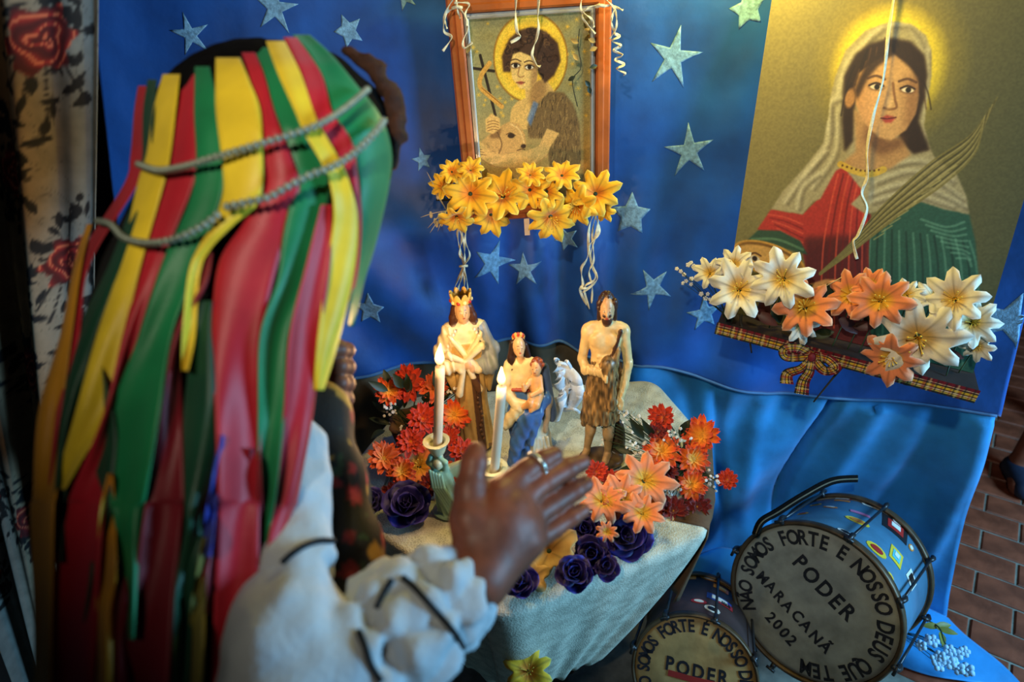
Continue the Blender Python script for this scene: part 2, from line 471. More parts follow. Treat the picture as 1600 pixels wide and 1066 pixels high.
lc_ = obj('underlay_cloth', G_[:, jc:].reshape(-1, 3), gridF(nv, nu-jc), m_low_cloth)
tag(lc_, 'plain teal blue cloth hanging below the star cloth down to the floor at right', 'cloth')
G_ = G_[:, :jc+6]+np.array([0, .006, 0])
lc2 = obj('underlay_cloth', G_.reshape(-1, 3), gridF(nv, jc+6), M('grey brown cloth', S(96, 84, 64), .7, .35, 8, .5, 20))  # left piece of the lower cloth, coloured grey brown
tag(lc2, 'grey brown piece of the lower cloth hanging below the star cloth behind the left bouquet', 'cloth')
for o_ in (lc_, lc2): sd = o_.modifiers.new('t', 'SOLIDIFY'); sd.thickness = .002; sd.offset = 1

# walls
xs = np.linspace(-1.6, 1.15, 30); yw = ybase(xs)+.13
yw = np.maximum.accumulate(yw[::-1])[::-1] if False else yw
V = np.array([(x, y+o, z) for z in (0, 2.6) for o in (0, .1) for x, y in zip(xs, yw)])
n = len(xs); F = []
for i in range(n-1):
    F += [(i, i+1, 2*n+i+1, 2*n+i), (n+i+1, n+i, 3*n+i, 3*n+i+1), (2*n+i, 2*n+i+1, 3*n+i+1, 3*n+i)]
F += [(0, 2*n, 3*n, n), (n-1, 2*n-1, 4*n-1, 3*n-1)]
wb = obj('wall_back', V, F, m_black); tag(wb, kind='structure')
wl = obj('wall_left', *box((-1.6, -1.2, 0), (-1.5, 1.3, 2.6)), m_black, smooth=False); tag(wl, kind='structure')
wf = obj('wall_right', *box((3.3, -1.2, 0), (3.4, 3.6, 2.6)), m_black, smooth=False); tag(wf, kind='structure')
wk = obj('wall_far', *box((1.0, 3.5, 0), (3.3, 3.6, 2.6)), m_black, smooth=False); tag(wk, kind='structure')

# stars on the cloth (cut from pale gauze, following its folds)
m_star = M('pale star gauze', S(108, 152, 184), .6, .4, 120, .3, 300)
def star(px, py, r_px, rot, skew=0.):
    c = on_cloth(px, py); d = proj(c)[2]; R = r_px*d/FOC*1.06
    ang = [PI/2+rot+k*PI/5 for k in range(10)]
    rad = [R*(1 if k % 2 == 0 else .40)*(1+.14*math.sin(3*k+px)) for k in range(10)]
    B = []
    for k in range(10):
        a = np.array([math.cos(ang[k])*rad[k], math.sin(ang[k])*rad[k]]); k2 = (k+1) % 10
        b = np.array([math.cos(ang[k2])*rad[k2], math.sin(ang[k2])*rad[k2]])
        for t in (0, .33, .66): B.append(a*(1-t)+b*t)
    B = np.array(B); rows = [B*s for s in (.02, .25, .5, .75, 1)]
    Q = np.concatenate(rows); x = c[0]+Q[:, 0]+skew*Q[:, 1]; z = c[2]+Q[:, 1]*1.12
    x = np.minimum(x, xr(z)-.003)
    V = np.stack([x, ycloth(x, z)-.0028, z], 1); V2 = V+np.array([0, .0012, 0])
    f = [tuple(q) for q in gridF(5, 30, True)]; F = f+[tuple(i+150 for i in q[::-1]) for q in f]
    F += [tuple(range(30))[::-1]]+[(120+i, 120+(i+1) % 30, 270+(i+1) % 30, 270+i) for i in range(30)]
    return obj('star', np.concatenate([V, V2]), F, m_star, sc_)
for a in [(298, 54, 25, .05), (430, 12, 30, -.25), (545, 48, 24, .3), (632, -6, 18, .3), (1052, 90, 37, -.2), (1076, 236, 33, .12), (986, 336, 33, -.03), (1019, 450, 30, .5), (1100, 490, 27, .15),
          (1168, 14, 30, .25), (578, 483, 27, -.12), (770, 410, 31, -.35, .1), (820, 421, 24, .05), (1574, 500, 42, -.1), (884, 372, 20, .4), (232, 330, 22, .2), (1592, 150, 26, .1), (660, 250, 16, .1)]:
    star(*a)

# floral curtain at the left
def curtain():
    nu, nv = 260, 620
    U, W = np.meshgrid(np.linspace(0, 1, nu), np.linspace(0, 1, nv))
    z = .02+2.2*W; dz = np.clip(1.9-z, 0, 2)
    # hangs from a rod near the side wall and is pulled aside to the left lower down
    x = -.90+.46*U-.40*dz**1.1*(.35+.65*U)*np.clip(1-dz*.1, .5, 1)
    y = .95+.022*np.sin(U*2*PI*3.3+.5)+.008*np.sin(U*2*PI*8+z)-.05*(1-U)-.06*dz
    col = np.zeros((nv, nu, 3)); col[:] = (122, 122, 116)
    band = np.exp(-((U-.70)/.15)**2)[..., None]; col = col*(1-band*.8)+np.array([178, 120, 66])*band*.8
    R = random.Random(3)
    xs_ = U*.46; zs_ = z; hx_, hz_ = .46/(nu-1), 2.2/(nv-1)
    def win(cx, cz, r):
        j0, j1 = int(max(0, (cx-r)/hx_)), int(min(nu, (cx+r)/hx_+2)); i0, i1 = int(max(0, (cz-.02-r)/hz_)), int(min(nv, (cz-.02+r)/hz_+2))
        return slice(i0, max(i0, i1)), slice(j0, max(j0, j1))
    def leafblob(cx, cz, ln, wd, a, c):
        sl = win(cx, cz, ln*1.2); dx, dz_ = xs_[sl]-cx, zs_[sl]-cz; p = dx*math.cos(a)+dz_*math.sin(a); q = -dx*math.sin(a)+dz_*math.cos(a)
        m = np.clip((wd*np.clip(1-((p-ln/2)/(ln/2))**2, 0, 1)-np.abs(q))/.0018+.3, 0, 1)[..., None]
        col[sl] = col[sl]*(1-m)+np.array(c)*m
    def rose(cx, cz, r):
        for s in range(44):
            a = R.uniform(0, 2*PI); d0 = r*R.uniform(1.0, 2.3); ex, ez = cx+d0*.8*math.cos(a), cz+d0*1.35*math.sin(a)
            leafblob(ex, ez, R.uniform(.014, .032), R.uniform(.0035, .0075), R.uniform(0, 6.3), (22, 18, 18))
            if s % 3 == 0:
                for t in np.linspace(.3, 1, 16):
                    q = (cx+(ex-cx)*t, cz+(ez-cz)*t+.008*math.sin(5*t)); sl = win(*q, .004)
                    m = np.clip(1.4-np.hypot(xs_[sl]-q[0], zs_[sl]-q[1])/.002, 0, 1)[..., None]; col[sl] = col[sl]*(1-m)+np.array((28, 22, 20))*m
        sl = win(cx, cz, r*1.6)
        dx, dz_ = xs_[sl]-cx, zs_[sl]-cz; a = np.arctan2(dz_, dx); rr = np.hypot(dx, dz_*.85)
        edge = r*(1+.14*np.sin(a*6+cx*50)+.07*np.sin(a*13))
        m = np.clip((edge-rr)/.003+.5, 0, 1)[..., None]
        ring = .5+.5*np.sin(rr/r*15+1.8*np.sin(a*3+rr/r*4)+a)
        c1 = np.array([164, 36, 30]); c2 = np.array([78, 12, 14])
        cc = c2+(c1-c2)*(ring[..., None]**1.5); cc = np.where((ring > .95)[..., None], np.array([212, 104, 70]), cc)
        col[sl] = col[sl]*(1-m)+cc*m
    for cx, cz, r in [(a_, b_, c_*.8) for a_, b_, c_ in [(.37, 1.88, .036), (.40, 1.66, .040), (.34, 1.50, .034), (.42, 1.36, .038), (.33, 1.19, .038), (.40, 1.03, .034), (.28, .90, .036), (.36, .74, .036), (.30, .58, .03), (.16, 1.62, .04), (.20, 1.38, .04), (.13, 1.13, .04), (.2, .98, .03), (.1, .8, .04), (.22, 1.82, .034), (.44, 1.2, .026), (.4, .45, .03)]]:
        rose(cx, cz, r)
    V = np.stack([x, y, z], -1).reshape(-1, 3)
    o = obj('curtain', V, gridF(nv, nu), M('curtain print', 'Col', .8, .25, 40), col=lin(col.reshape(-1, 3)))
    tag(o, 'cream curtain printed with red roses and black leaves at left', 'curtain')
    s = o.modifiers.new('t', 'SOLIDIFY'); s.thickness = .0015
    rod = obj('curtain_rod', *tube(np.array([(-1.49, .99, 2.24), (-.5, .99, 2.24)]), .012, 10), M('dark rod', S(40, 34, 30), .5))
    tag(rod, 'dark rod carrying the rose printed curtain', 'curtain rod')
curtain()

# ------------------------------------------------------------------ altar table and lace cloth
TZ = .80
tp = np.array([(-.045, .672), (.325, .818), (.40, 1.06), (.34, 1.31), (-.26, 1.31), (-.36, 1.06), (-.305, .905)])
def roundpoly(P, r, n=6):
    out = []
    for i in range(len(P)):
        a, b, c = P[i-1], P[i], P[(i+1) % len(P)]
        u = (a-b)/np.linalg.norm(a-b); v = (c-b)/np.linalg.norm(c-b)
        for t in np.linspace(0, 1, n): out.append((b+u*r)*(1-t)**2+2*b*t*(1-t)+(b+v*r)*t*t)
    return np.array(out)
def resample(P, n):
    Q = np.vstack([P, P[:1]]); s = np.r_[0, np.cumsum(np.linalg.norm(np.diff(Q, axis=0), axis=1))]
    t = np.linspace(0, s[-1], n, endpoint=False)
    return np.stack([np.interp(t, s, Q[:, 0]), np.interp(t, s, Q[:, 1])], 1), t
tb = empty('altar_table', (0, 1.05, 0), 'wooden altar table hidden under the white lace cloth', 'table')
m_wood = M('dark wood', S(90, 55, 32), .6, .3, 20, .2)
pp = roundpoly(tp*.985+np.array([0, .015]), .03); n = len(pp)
V = np.vstack([np.c_[pp, np.full(n, TZ-.03)], np.c_[pp, np.full(n, TZ-.004)]])
obj('table_top', V, [tuple(range(n))[::-1], tuple(range(n, 2*n))]+[(i, (i+1) % n, n+(i+1) % n, n+i) for i in range(n)], m_wood, tb, smooth=False)
obj('column', *tube(np.array([(-.05, 1.0, .03), (-.05, 1.0, .3), (-.05, 1.0, TZ-.03)]), [.04, .03, .05], 16), m_wood, tb)
for k in range(4):
    a = k*PI/2+.5; obj('foot', *tube(catmull([(-.05, 1.0, .10), (-.05+.10*math.cos(a), 1.0+.10*math.sin(a), .05), (-.05+.17*math.cos(a), 1.0+.17*math.sin(a), .018)], 8), .016, 10), m_wood, tb)
def lace_mat():
    m = M('white lace', S(196, 202, 186), .75, .12, 30)
    nt = m.node_tree; b = nt.nodes['Principled BSDF']
    tc = nt.nodes.new('ShaderNodeTexCoord')
    v = nt.nodes.new('ShaderNodeTexVoronoi'); v.inputs['Scale'].default_value = 190; v.feature = 'DISTANCE_TO_EDGE'
    v2 = nt.nodes.new('ShaderNodeTexVoronoi'); v2.inputs['Scale'].default_value = 42; v2.feature = 'SMOOTH_F1'
    for q in (v, v2): nt.links.new(tc.outputs['Object'], q.inputs['Vector'])
    r1 = nt.nodes.new('ShaderNodeMapRange'); r1.inputs[1].default_value = 0; r1.inputs[2].default_value = .16; r1.inputs[3].default_value = 1; r1.inputs[4].default_value = .35
    nt.links.new(v.outputs['Distance'], r1.inputs[0])
    r2 = nt.nodes.new('ShaderNodeMapRange'); r2.inputs[1].default_value = .25; r2.inputs[2].default_value = .6
    nt.links.new(v2.outputs['Distance'], r2.inputs[0])
    mx = nt.nodes.new('ShaderNodeMix'); mx.data_type = 'RGBA'; mx.inputs[6].default_value = (*S(206, 208, 190), 1); mx.inputs[7].default_value = (*S(96, 98, 82), 1)
    ml = nt.nodes.new('ShaderNodeMath'); ml.operation = 'MULTIPLY_ADD'; ml.inputs[1].default_value = -.7; ml.inputs[2].default_value = .75
    nt.links.new(r1.outputs[0], ml.inputs[0])
    ml2 = nt.nodes.new('ShaderNodeMath'); ml2.operation = 'MULTIPLY'
    nt.links.new(ml.outputs[0], ml2.inputs[0]); nt.links.new(r2.outputs[0], ml2.inputs[1])
    nt.links.new(ml2.outputs[0], mx.inputs[0]); nt.links.new(mx.outputs[2], b.inputs['Base Color'])
    bp = nt.nodes.new('ShaderNodeBump'); bp.inputs['Strength'].default_value = .5; bp.inputs['Distance'].default_value = .002
    nt.links.new(r1.outputs[0], bp.inputs['Height']); nt.links.new(bp.outputs[0], b.inputs['Normal'])
    return m
N = 360
cp, ct = resample(roundpoly(tp, .035, 8), N)
ctr = cp.mean(0)
e = np.roll(cp, -1, 0)-np.roll(cp, 1, 0); e /= np.linalg.norm(e, axis=1)[:, None]; nrm = np.c_[e[:, 1], -e[:, 0]]
rows = []
for s in (.02, .3, .55, .75, .88, .95): 
    q = ctr+(cp-ctr)*s; rows.append(np.c_[q, TZ+.0025+.0015*vnoise(np.c_[q*40, q[:, :1]*0])])
rows.append(np.c_[cp, np.full(N, TZ+.002)]); rows.append(np.c_[cp+nrm*.006, np.full(N, TZ-.003)])
for z in np.linspace(TZ-.02, .30, 34):
    a = (TZ-z)/.5; wv = .010*np.sin(ct*30)+.018*np.sin(ct*13+1)+.006*np.sin(ct*71+z*5)
    tq = np.array([-.05, 1.0]); rows.append(np.c_[tq+(cp+nrm*(.009+a*wv)[:, None]-tq)*(1-.5*a**1.15), np.full(N, z)+(.006*np.sin(ct*90) if z < .305 else 0)])
V = np.concatenate(rows); F = [tuple(q) for q in gridF(len(rows), N, True)]+[tuple(range(N))[::-1]]
tcl = obj('tablecloth', V, F, lace_mat()); tag(tcl, 'white lace cloth draped over the altar table', 'tablecloth')
sd = tcl.modifiers.new('t', 'SOLIDIFY'); sd.thickness = .0015

# ------------------------------------------------------------------ flat prints
def print_sheet(name, TL, TR, BL, BR, nw, nh, canvas, mat, parent):
    u, v = np.meshgrid(np.linspace(0, 1, nw), np.linspace(0, 1, nh))
    u3, v3 = u[..., None], v[..., None]
    P = (TL*(1-u3)+TR*u3)*(1-v3)+(BL*(1-u3)+BR*u3)*v3
    return obj(name, P.reshape(-1, 3), gridF(nh, nw)[:, ::-1], mat, parent, col=lin(canvas.sample(u, v).reshape(-1, 3)))
def to_uv(TL, TR, BL, w, h):
    """photo pixel -> canvas position on a planar sheet"""
    ex, ey = TR-TL, BL-TL; n = np.cross(ex, ey)
    A = np.array([[ex@ex, ex@ey], [ex@ey, ey@ey]])
    def tf(p):
        v = ray(*p); t = ((TL-CAM)@n)/(v@n); q = CAM+v*t-TL
        u = np.linalg.solve(A, np.array([q@ex, q@ey])); return u*np.array([w, h])
    return tf

# --- large poster of a veiled woman on the right
BL = np.array([.49, 1.285, 1.00]); TL = BL+(np.array([.556, 1.405, 1.63])-BL)*1.32
ex = np.array([.43, -.235, -.055]); TR = TL+ex; BR = BL+ex
W_, H_ = 420, 705
cv = Canvas(W_, H_, to_uv(TL, TR, BL, W_, H_), (118, 108, 62)); cv.k = 1.5
def z5(*p): return [(1140+.3938*a, .394*b) for a, b in p]
px, py = 1382, 106
cv.put(np.clip(cv.X/W_*1.1-.1, 0, 1), (70, 72, 48), .75)  # darker to the right: uneven lighting painted into the print
cv.oval((px+4, py), 104, 112, (150, 132, 50), .6, .9); cv.oval((px+4, py), 86, 92, (222, 196, 48), .30, .95)
drape = z5((640, 85), (720, 95), (780, 140), (800, 200), (800, 300), (780, 420), (770, 500), (790, 570), (810, 620), (900, 690), (940, 780), (950, 850), (850, 830), (760, 800), (700, 810), (620, 830), (540, 850), (480, 810), (530, 760), (450, 660), (420, 680), (360, 790), (330, 800), (290, 850), (165, 830), (210, 760), (300, 660), (370, 570), (395, 450), (400, 380), (420, 300), (460, 200), (540, 120))
cl = cv.poly(z5((700, 830), (760, 800), (950, 850), (975, 960), (1000, 1250), (1010, 1500), (540, 1500), (550, 950), (620, 900)), (44, 84, 66))
for i in range(16):
    x = 560+i*28; cv.line(z5((x, 900+i*4), (x-10+i*3, 1100), (x-20+i*4, 1450)), 2.2, (24, 46, 38) if i % 2 else (92, 140, 112), 1.5, .6, cl)
for i in range(8): cv.line(z5((760+i*20, 870+i*22), (860+i*12, 900+i*18), (930+i*4, 880+i*25)), 2.5, (112, 160, 128), 2, .5, cl)
dr = cv.poly(z5((430, 650), (560, 690), (640, 670), (560, 760), (500, 800), (560, 850), (550, 1000), (560, 1500), (250, 1500), (300, 1050), (290, 1000), (110, 910), (165, 830), (290, 850), (350, 790)), (166, 44, 34))
cv.poly(z5((300, 940), (550, 930), (560, 1500), (240, 1500)), (78, 26, 26), 6, .9, dr)
for i in range(9):
    x = 400+i*22; cv.line(z5((x+30, 690), (x, 820), (x-30+i*4, 1000), (x-40+i*5, 1300)), 2, (104, 20, 20) if i % 2 else (206, 78, 52), 1.2, .7, dr)
for i in range(7): cv.line(z5((150+i*10, 850+i*14), (220, 862+i*16), (290, 890+i*18)), 2, (112, 22, 22) if i % 2 else (206, 80, 56), 1.5, .6, dr)
vm = cv.poly(drape, (158, 146, 106))
for a, b, c in [((600, 110), (470, 240), (425, 400)), ((560, 140), (455, 300), (440, 420)), ((640, 100), (720, 110), (785, 220)), ((400, 420), (390, 560), (300, 700)), ((430, 440), (420, 600), (330, 740)), ((380, 600), (290, 700), (220, 800)),
                ((440, 390), (400, 410), (395, 520)), ((350, 690), (290, 740), (270, 820)), ((620, 660), (760, 640), (880, 720)), ((580, 720), (740, 680), (920, 790)), ((560, 770), (720, 730), (930, 820)), ((560, 800), (700, 770), (880, 820)), ((790, 200), (785, 400), (770, 560))]:
    cv.line(z5(a, b, c), 6, (200, 190, 150), 7, .6, vm); o = 11
    cv.line(z5(*[(q[0]+o, q[1]+o) for q in (a, b, c)]), 4, (96, 86, 62), 6, .55, vm)
cv.poly(z5((455, 300), (500, 215), (560, 172), (640, 150), (720, 165), (775, 220), (785, 300), (770, 400), (750, 480), (795, 595), (730, 612), (690, 580), (665, 520), (640, 300), (520, 330), (495, 440), (490, 560), (455, 605), (446, 480)), (44, 28, 18), 2)
for i in range(22):
    a = rnd.uniform(0, 1); x = 470+a*300; y = 300-150*math.sin(PI*a)+rnd.uniform(0, 60)
    cv.line(z5((x, y), (x+(a-.5)*60, y+60), (x+(a-.5)*90, y+130)), 1.6, rnd.choice([(86, 58, 34), (26, 16, 12)]), 1.2, .6)
cv.poly(z5((494, 430), (500, 600), (445, 650), (560, 690), (640, 668), (720, 612), (680, 550), (640, 545)), (176, 132, 80), 2)
cv.poly(z5((540, 490), (640, 560), (690, 530), (690, 580), (600, 620), (530, 560)), (104, 66, 40), 6, .8)
fc = cv.poly(z5((497, 350), (515, 290), (580, 240), (640, 205), (705, 250), (748, 305), (752, 380), (738, 450), (700, 515), (640, 556), (590, 545), (530, 480), (502, 420)), (196, 150, 94), 1.5)
cv.poly(z5((497, 350), (515, 290), (560, 262), (540, 360), (548, 470), (600, 545), (530, 480), (502, 420)), (156, 108, 64), 8, .55, fc)
cv.oval(z5((540, 430))[0], 24, 34, (214, 156, 98), .9, .5, 0, fc); cv.poly(z5((700, 300), (760, 310), (750, 460), (690, 530), (700, 430)), (134, 90, 54), 9, .8, fc)
cv.oval(z5((478, 390))[0], 8, 15, (170, 122, 74), .4)
cv.poly(z5((520, 300), (560, 225), (640, 190), (655, 215), (590, 262), (548, 310), (505, 400), (496, 360)), (46, 30, 20), 2, .9)
cv.poly(z5((655, 215), (640, 190), (720, 200), (770, 260), (772, 400), (750, 420), (752, 330), (720, 272)), (46, 30, 20), 2, .9)
for ex_, ey_ in ((582, 345), (706, 357)):
    cv.oval(z5((ex_, ey_))[0], 13, 6, (90, 58, 38), .5, .7); cv.oval(z5((ex_, ey_))[0], 10, 4.2, (226, 206, 170), .3); cv.oval(z5((ex_+3, ey_))[0], 4.4, 4.4, (30, 22, 18), .3)
    cv.line(z5((ex_-28, ey_-6), (ex_, ey_-16), (ex_+28, ey_-4)), 2, (44, 28, 20), 1, .9)
    cv.line(z5((ex_-34, ey_-34), (ex_, ey_-44), (ex_+34, ey_-30)), 2.4, (70, 44, 28), 1.5, .8)
cv.line(z5((648, 330), (655, 390), (662, 425), (636, 434), (612, 428)), 2.4, (128, 84, 50), 2, .9, fc); cv.oval(z5((636, 405))[0], 5, 10, (220, 176, 118), .8, .7)
cv.poly(z5((600, 468), (625, 456), (660, 466), (640, 488), (615, 486)), (164, 62, 52), 1); cv.line(z5((600, 469), (628, 471), (660, 466)), 1.2, (84, 26, 24), .8)
cv.line(z5((440, 652), (500, 680), (560, 690), (610, 672)), 7, (196, 160, 58), 1.5); 
for i in range(9): cv.oval(z5((448+i*18, 656+22*math.sin(i/8*2.2)))[0], 1.8, 1.8, (96, 62, 20), .4)
cv.poly(z5((115, 912), (200, 915), (280, 955), (310, 1010), (180, 975), (68, 955)), (40, 70, 50), 1); cv.line(z5((90, 948), (190, 950), (290, 990)), 3, (84, 120, 84), 2, .8)
cv.oval(z5((155, 1030))[0], 60, 27, (196, 142, 56), .06, 1, .12); cv.oval(z5((155, 1026))[0], 54, 22, (116, 78, 30), .1, 1, .12); cv.oval(z5((155, 1032))[0], 52, 20, (206, 152, 76), .12, 1, .12)
for ex_ in (100, 184): cv.oval(z5((ex_, 1018+ex_*.07))[0], 8, 4.5, (232, 210, 170), .3, 1, .12); cv.oval(z5((ex_, 1018+ex_*.07))[0], 4, 4, (44, 28, 20), .3); cv.line(z5((ex_-22, 1004+ex_*.07), (ex_, 996+ex_*.07), (ex_+24, 1008+ex_*.07)), 2, (90, 56, 28), 1)
cv.poly([(1258, 446), (1290, 436), (1330, 438), (1345, 452), (1300, 462), (1262, 458)], (196, 136, 76), 1.5)
for k in range(13):
    o = (k-6)*5; cv.line(z5((1062-abs(o)*2, 385+abs(o)*3), (960+o*.5, 575+o), (820+o, 690+o*1.3), (640+o*.8, 835+o*.8), (480+o*.3, 985+o*.3), (360, 1085)), (1, 3.4), [(120, 108, 56), (70, 64, 34), (154, 140, 84)][k % 3], 1.2, .85)
for k in range(10): cv.line(z5((900-k*32, 655+k*30), (860-k*32, 680+k*30)), 1.5, (172, 158, 96), 1, .6)
nz = vnoise(np.stack([cv.X*.4, cv.Y*.4, cv.X*0], -1), 2); cv.a *= (1+.07*nz)[..., None]
po = empty('poster', (BL+BR)/2, 'large print of a veiled woman with a palm branch above the plaid ledge', 'poster')
pn = np.cross(TR-TL, BL-TL); pn /= np.linalg.norm(pn); pn = pn if pn[1] < 0 else -pn
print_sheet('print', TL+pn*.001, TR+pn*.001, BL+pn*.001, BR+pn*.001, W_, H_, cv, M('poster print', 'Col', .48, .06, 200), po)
V = np.array([TL, TR, BR, BL, TL-pn*.006, TR-pn*.006, BR-pn*.006, BL-pn*.006])
obj('backing_board', V, [(3, 2, 1, 0), (4, 5, 6, 7), (0, 1, 5, 4), (1, 2, 6, 5), (2, 3, 7, 6), (3, 0, 4, 7)], M('card edge', S(150, 140, 100), .8), po, smooth=False)
POSTER = (TL, TR, BL, BR, pn)

# --- framed print of a curly haired child in the middle
FY = 1.372
fTL, fTR = aty(693, -18, FY), aty(961, -10, FY); zb = aty(835, 342, FY)[2]; zt = fTL[2]*.5+fTR[2]*.5
x0, x1 = (fTL[0]+aty(722, 260, FY)[0])/2-.0, (fTR[0]+aty(949, 290, FY)[0])/2
fr = empty('picture_frame', ((x0+x1)/2, FY, zb), 'wooden frame with silver slip around a print of a curly haired child', 'picture frame')
m_fw = M('orange brown wood', S(176, 92, 36), .42, .35, 9, .15, 80, coat=.2); m_sl = M('silver slip', S(205, 205, 198), .3, .1, 20, metal=.6)
fw_, sw_ = .030, .011
def bar(name, p, q, wd, y0, y1, mat, par, bev=.004):
    """moulding from p to q (x,z points), lying outward of the line by wd to its left side, mitred later by overlap"""
    p, q = np.array(p, float), np.array(q, float); d = (q-p)/np.linalg.norm(q-p); nn = np.array([-d[1], d[0]])
    sec = [(0, y1), (0, y0+bev), (bev, y0), (wd*.45, y0), (wd*.55, y0+.003), (wd-bev, y0+.003), (wd, y0+.008), (wd, y1)]
    V = [];
    for e_, sg in ((p, 1), (q, -1)):
        for o, y in sec:
            c = e_+nn*o-d*sg*o; V.append((c[0], y, c[1]))
    k = len(sec); F = [(i, (i+1) % k, k+(i+1) % k, k+i) for i in range(k)]+[tuple(range(k))[::-1], tuple(range(k, 2*k))]
    return obj(name, np.array(V), F, mat, par, smooth=False)
xi0, xi1, zi0, zi1 = x0+fw_, x1-fw_, zb+fw_, zt-fw_
crn = [(xi0, zi0), (xi0, zi1), (xi1, zi1), (xi1, zi0)]
for k in range(4): bar('frame_rail', crn[k], crn[(k+1) % 4], fw_, FY, FY+.024, m_fw, fr)
xj0, xj1, zj0, zj1 = xi0+sw_, xi1-sw_, zi0+sw_, zi1-sw_
crn = [(xj0, zj0), (xj0, zj1), (xj1, zj1), (xj1, zj0)]
for k in range(4): bar('slip_rail', crn[k], crn[(k+1) % 4], sw_, FY+.004, FY+.018, m_sl, fr, .002)
YP = FY+.015
TL, TR, BL, BR = [np.array(q) for q in ((xj0, YP, zj1), (xj1, YP, zj1), (xj0, YP, zj0), (xj1, YP, zj0))]
W_, H_ = 330, 474
cv = Canvas(W_, H_, to_uv(TL, TR, BL, W_, H_), (150, 140, 88)); cv.k = 1.43
def z4(*p): return [(640+.2251*a, .2251*b) for a, b in p]
cv.put(np.clip((cv.Y/H_-.45)*2.6, 0, 1), (190, 140, 66), .8)
R = random.Random(5)
for i in range(60):
    c = (R.uniform(726, 930), R.uniform(24, 190)); q = R.uniform(2, 4)
    for a in (0, 1.05, 2.1): cv.line([(c[0]-q*math.cos(a), c[1]-q*math.sin(a)), (c[0]+q*math.cos(a), c[1]+q*math.sin(a))], 1.2, (226, 178, 60), 1, .8)
cv.oval(z4((840, 410))[0], 58, 60, (150, 96, 24), .04); cv.oval(z4((840, 410))[0], 56, 58, (236, 196, 62), .05); cv.oval(z4((840, 410))[0], 46, 48, (238, 178, 44), .3, .7)
cv.line(z4((490, 385), (530, 540), (595, 800)), 5.5, (40, 32, 24), 1); cv.line(z4((428, 472), (500, 482), (585, 494)), 5, (44, 34, 24), 1, 1, None, False)
cv.line(z4((555, 440), (500, 520), (490, 600), (560, 670), (640, 740)), 9, (214, 156, 66), 1.2); cv.line(z4((500, 610), (560, 660), (640, 725)), 1.5, (140, 90, 34), 1)
sh = cv.poly(z4((800, 600), (940, 540), (1010, 640), (900, 760), (830, 900), (790, 900), (695, 850), (705, 760), (740, 710), (805, 680)), (218, 172, 92), 1.5)
cv.poly(z4((850, 520), (940, 560), (960, 640), (860, 780), (830, 700)), (128, 86, 46), 7, .6, sh)
fur = cv.poly(z4((970, 635), (1070, 640), (1135, 720), (1180, 860), (1190, 1100), (1150, 1250), (980, 1250), (960, 1050), (985, 960), (830, 960), (815, 880), (890, 720)), (116, 90, 52), 2)
for i in range(240):
    a, b = R.uniform(820, 1190), R.uniform(640, 1250); cv.line(z4((a, b), (a+R.uniform(-14, 6), b+R.uniform(22, 46))), 1.4, R.choice([(170, 136, 78), (66, 48, 28), (146, 112, 60), (52, 38, 24)]), 1, .75, fur)
cv.poly(z4((815, 830), (860, 700), (895, 720), (840, 880)), (70, 110, 158), 3, .7)
hair = z4((700, 500), (650, 500), (640, 390), (690, 270), (760, 210), (850, 185), (950, 220), (1030, 300), (1050, 420), (1005, 520), (940, 580), (890, 500), (870, 400), (760, 370), (715, 400))
hm = cv.poly(hair, (74, 50, 34), 2)
for i in range(60):
    c = (R.uniform(645, 1040), R.uniform(200, 560)); p0 = z4(c)[0]
    cv.line([(p0[0]+4.5*math.cos(t), p0[1]+4.5*math.sin(t)) for t in np.linspace(R.uniform(0, 6), R.uniform(3, 9), 5)], 1.7, R.choice([(112, 80, 48), (40, 26, 18), (34, 22, 16)]), 1, .8, hm)
fc = cv.poly(z4((698, 440), (720, 375), (770, 360), (860, 400), (890, 470), (885, 560), (830, 625), (765, 615), (712, 545)), (232, 188, 104), 1.3)
cv.poly(z4((860, 400), (900, 480), (890, 570), (835, 630), (845, 530)), (150, 104, 58), 6, .7, fc)
for ex_, ey_ in ((736, 455), (832, 466)):
    cv.oval(z4((ex_, ey_))[0], 8.4, 4.6, (110, 70, 40), .5, .7); cv.oval(z4((ex_, ey_))[0], 6.4, 3.0, (238, 222, 184), .3); cv.oval(z4((ex_, ey_))[0], 3.1, 3.1, (28, 20, 16), .3); cv.line(z4((ex_-36, ey_-34), (ex_, ey_-44), (ex_+38, ey_-28)), 2, (70, 44, 26), 1, .9); cv.line(z4((ex_-30, ey_-6), (ex_, ey_-16), (ex_+32, ey_-2)), 1.6, (40, 24, 16), 1)
cv.line(z4((762, 470), (752, 520), (770, 536), (795, 528)), 2, (160, 108, 58), 1.5, .9); cv.poly(z4((738, 572), (770, 562), (802, 572), (776, 590)), (176, 84, 58), 1); cv.line(z4((738, 573), (772, 574), (802, 572)), 1, (100, 44, 30), .7)
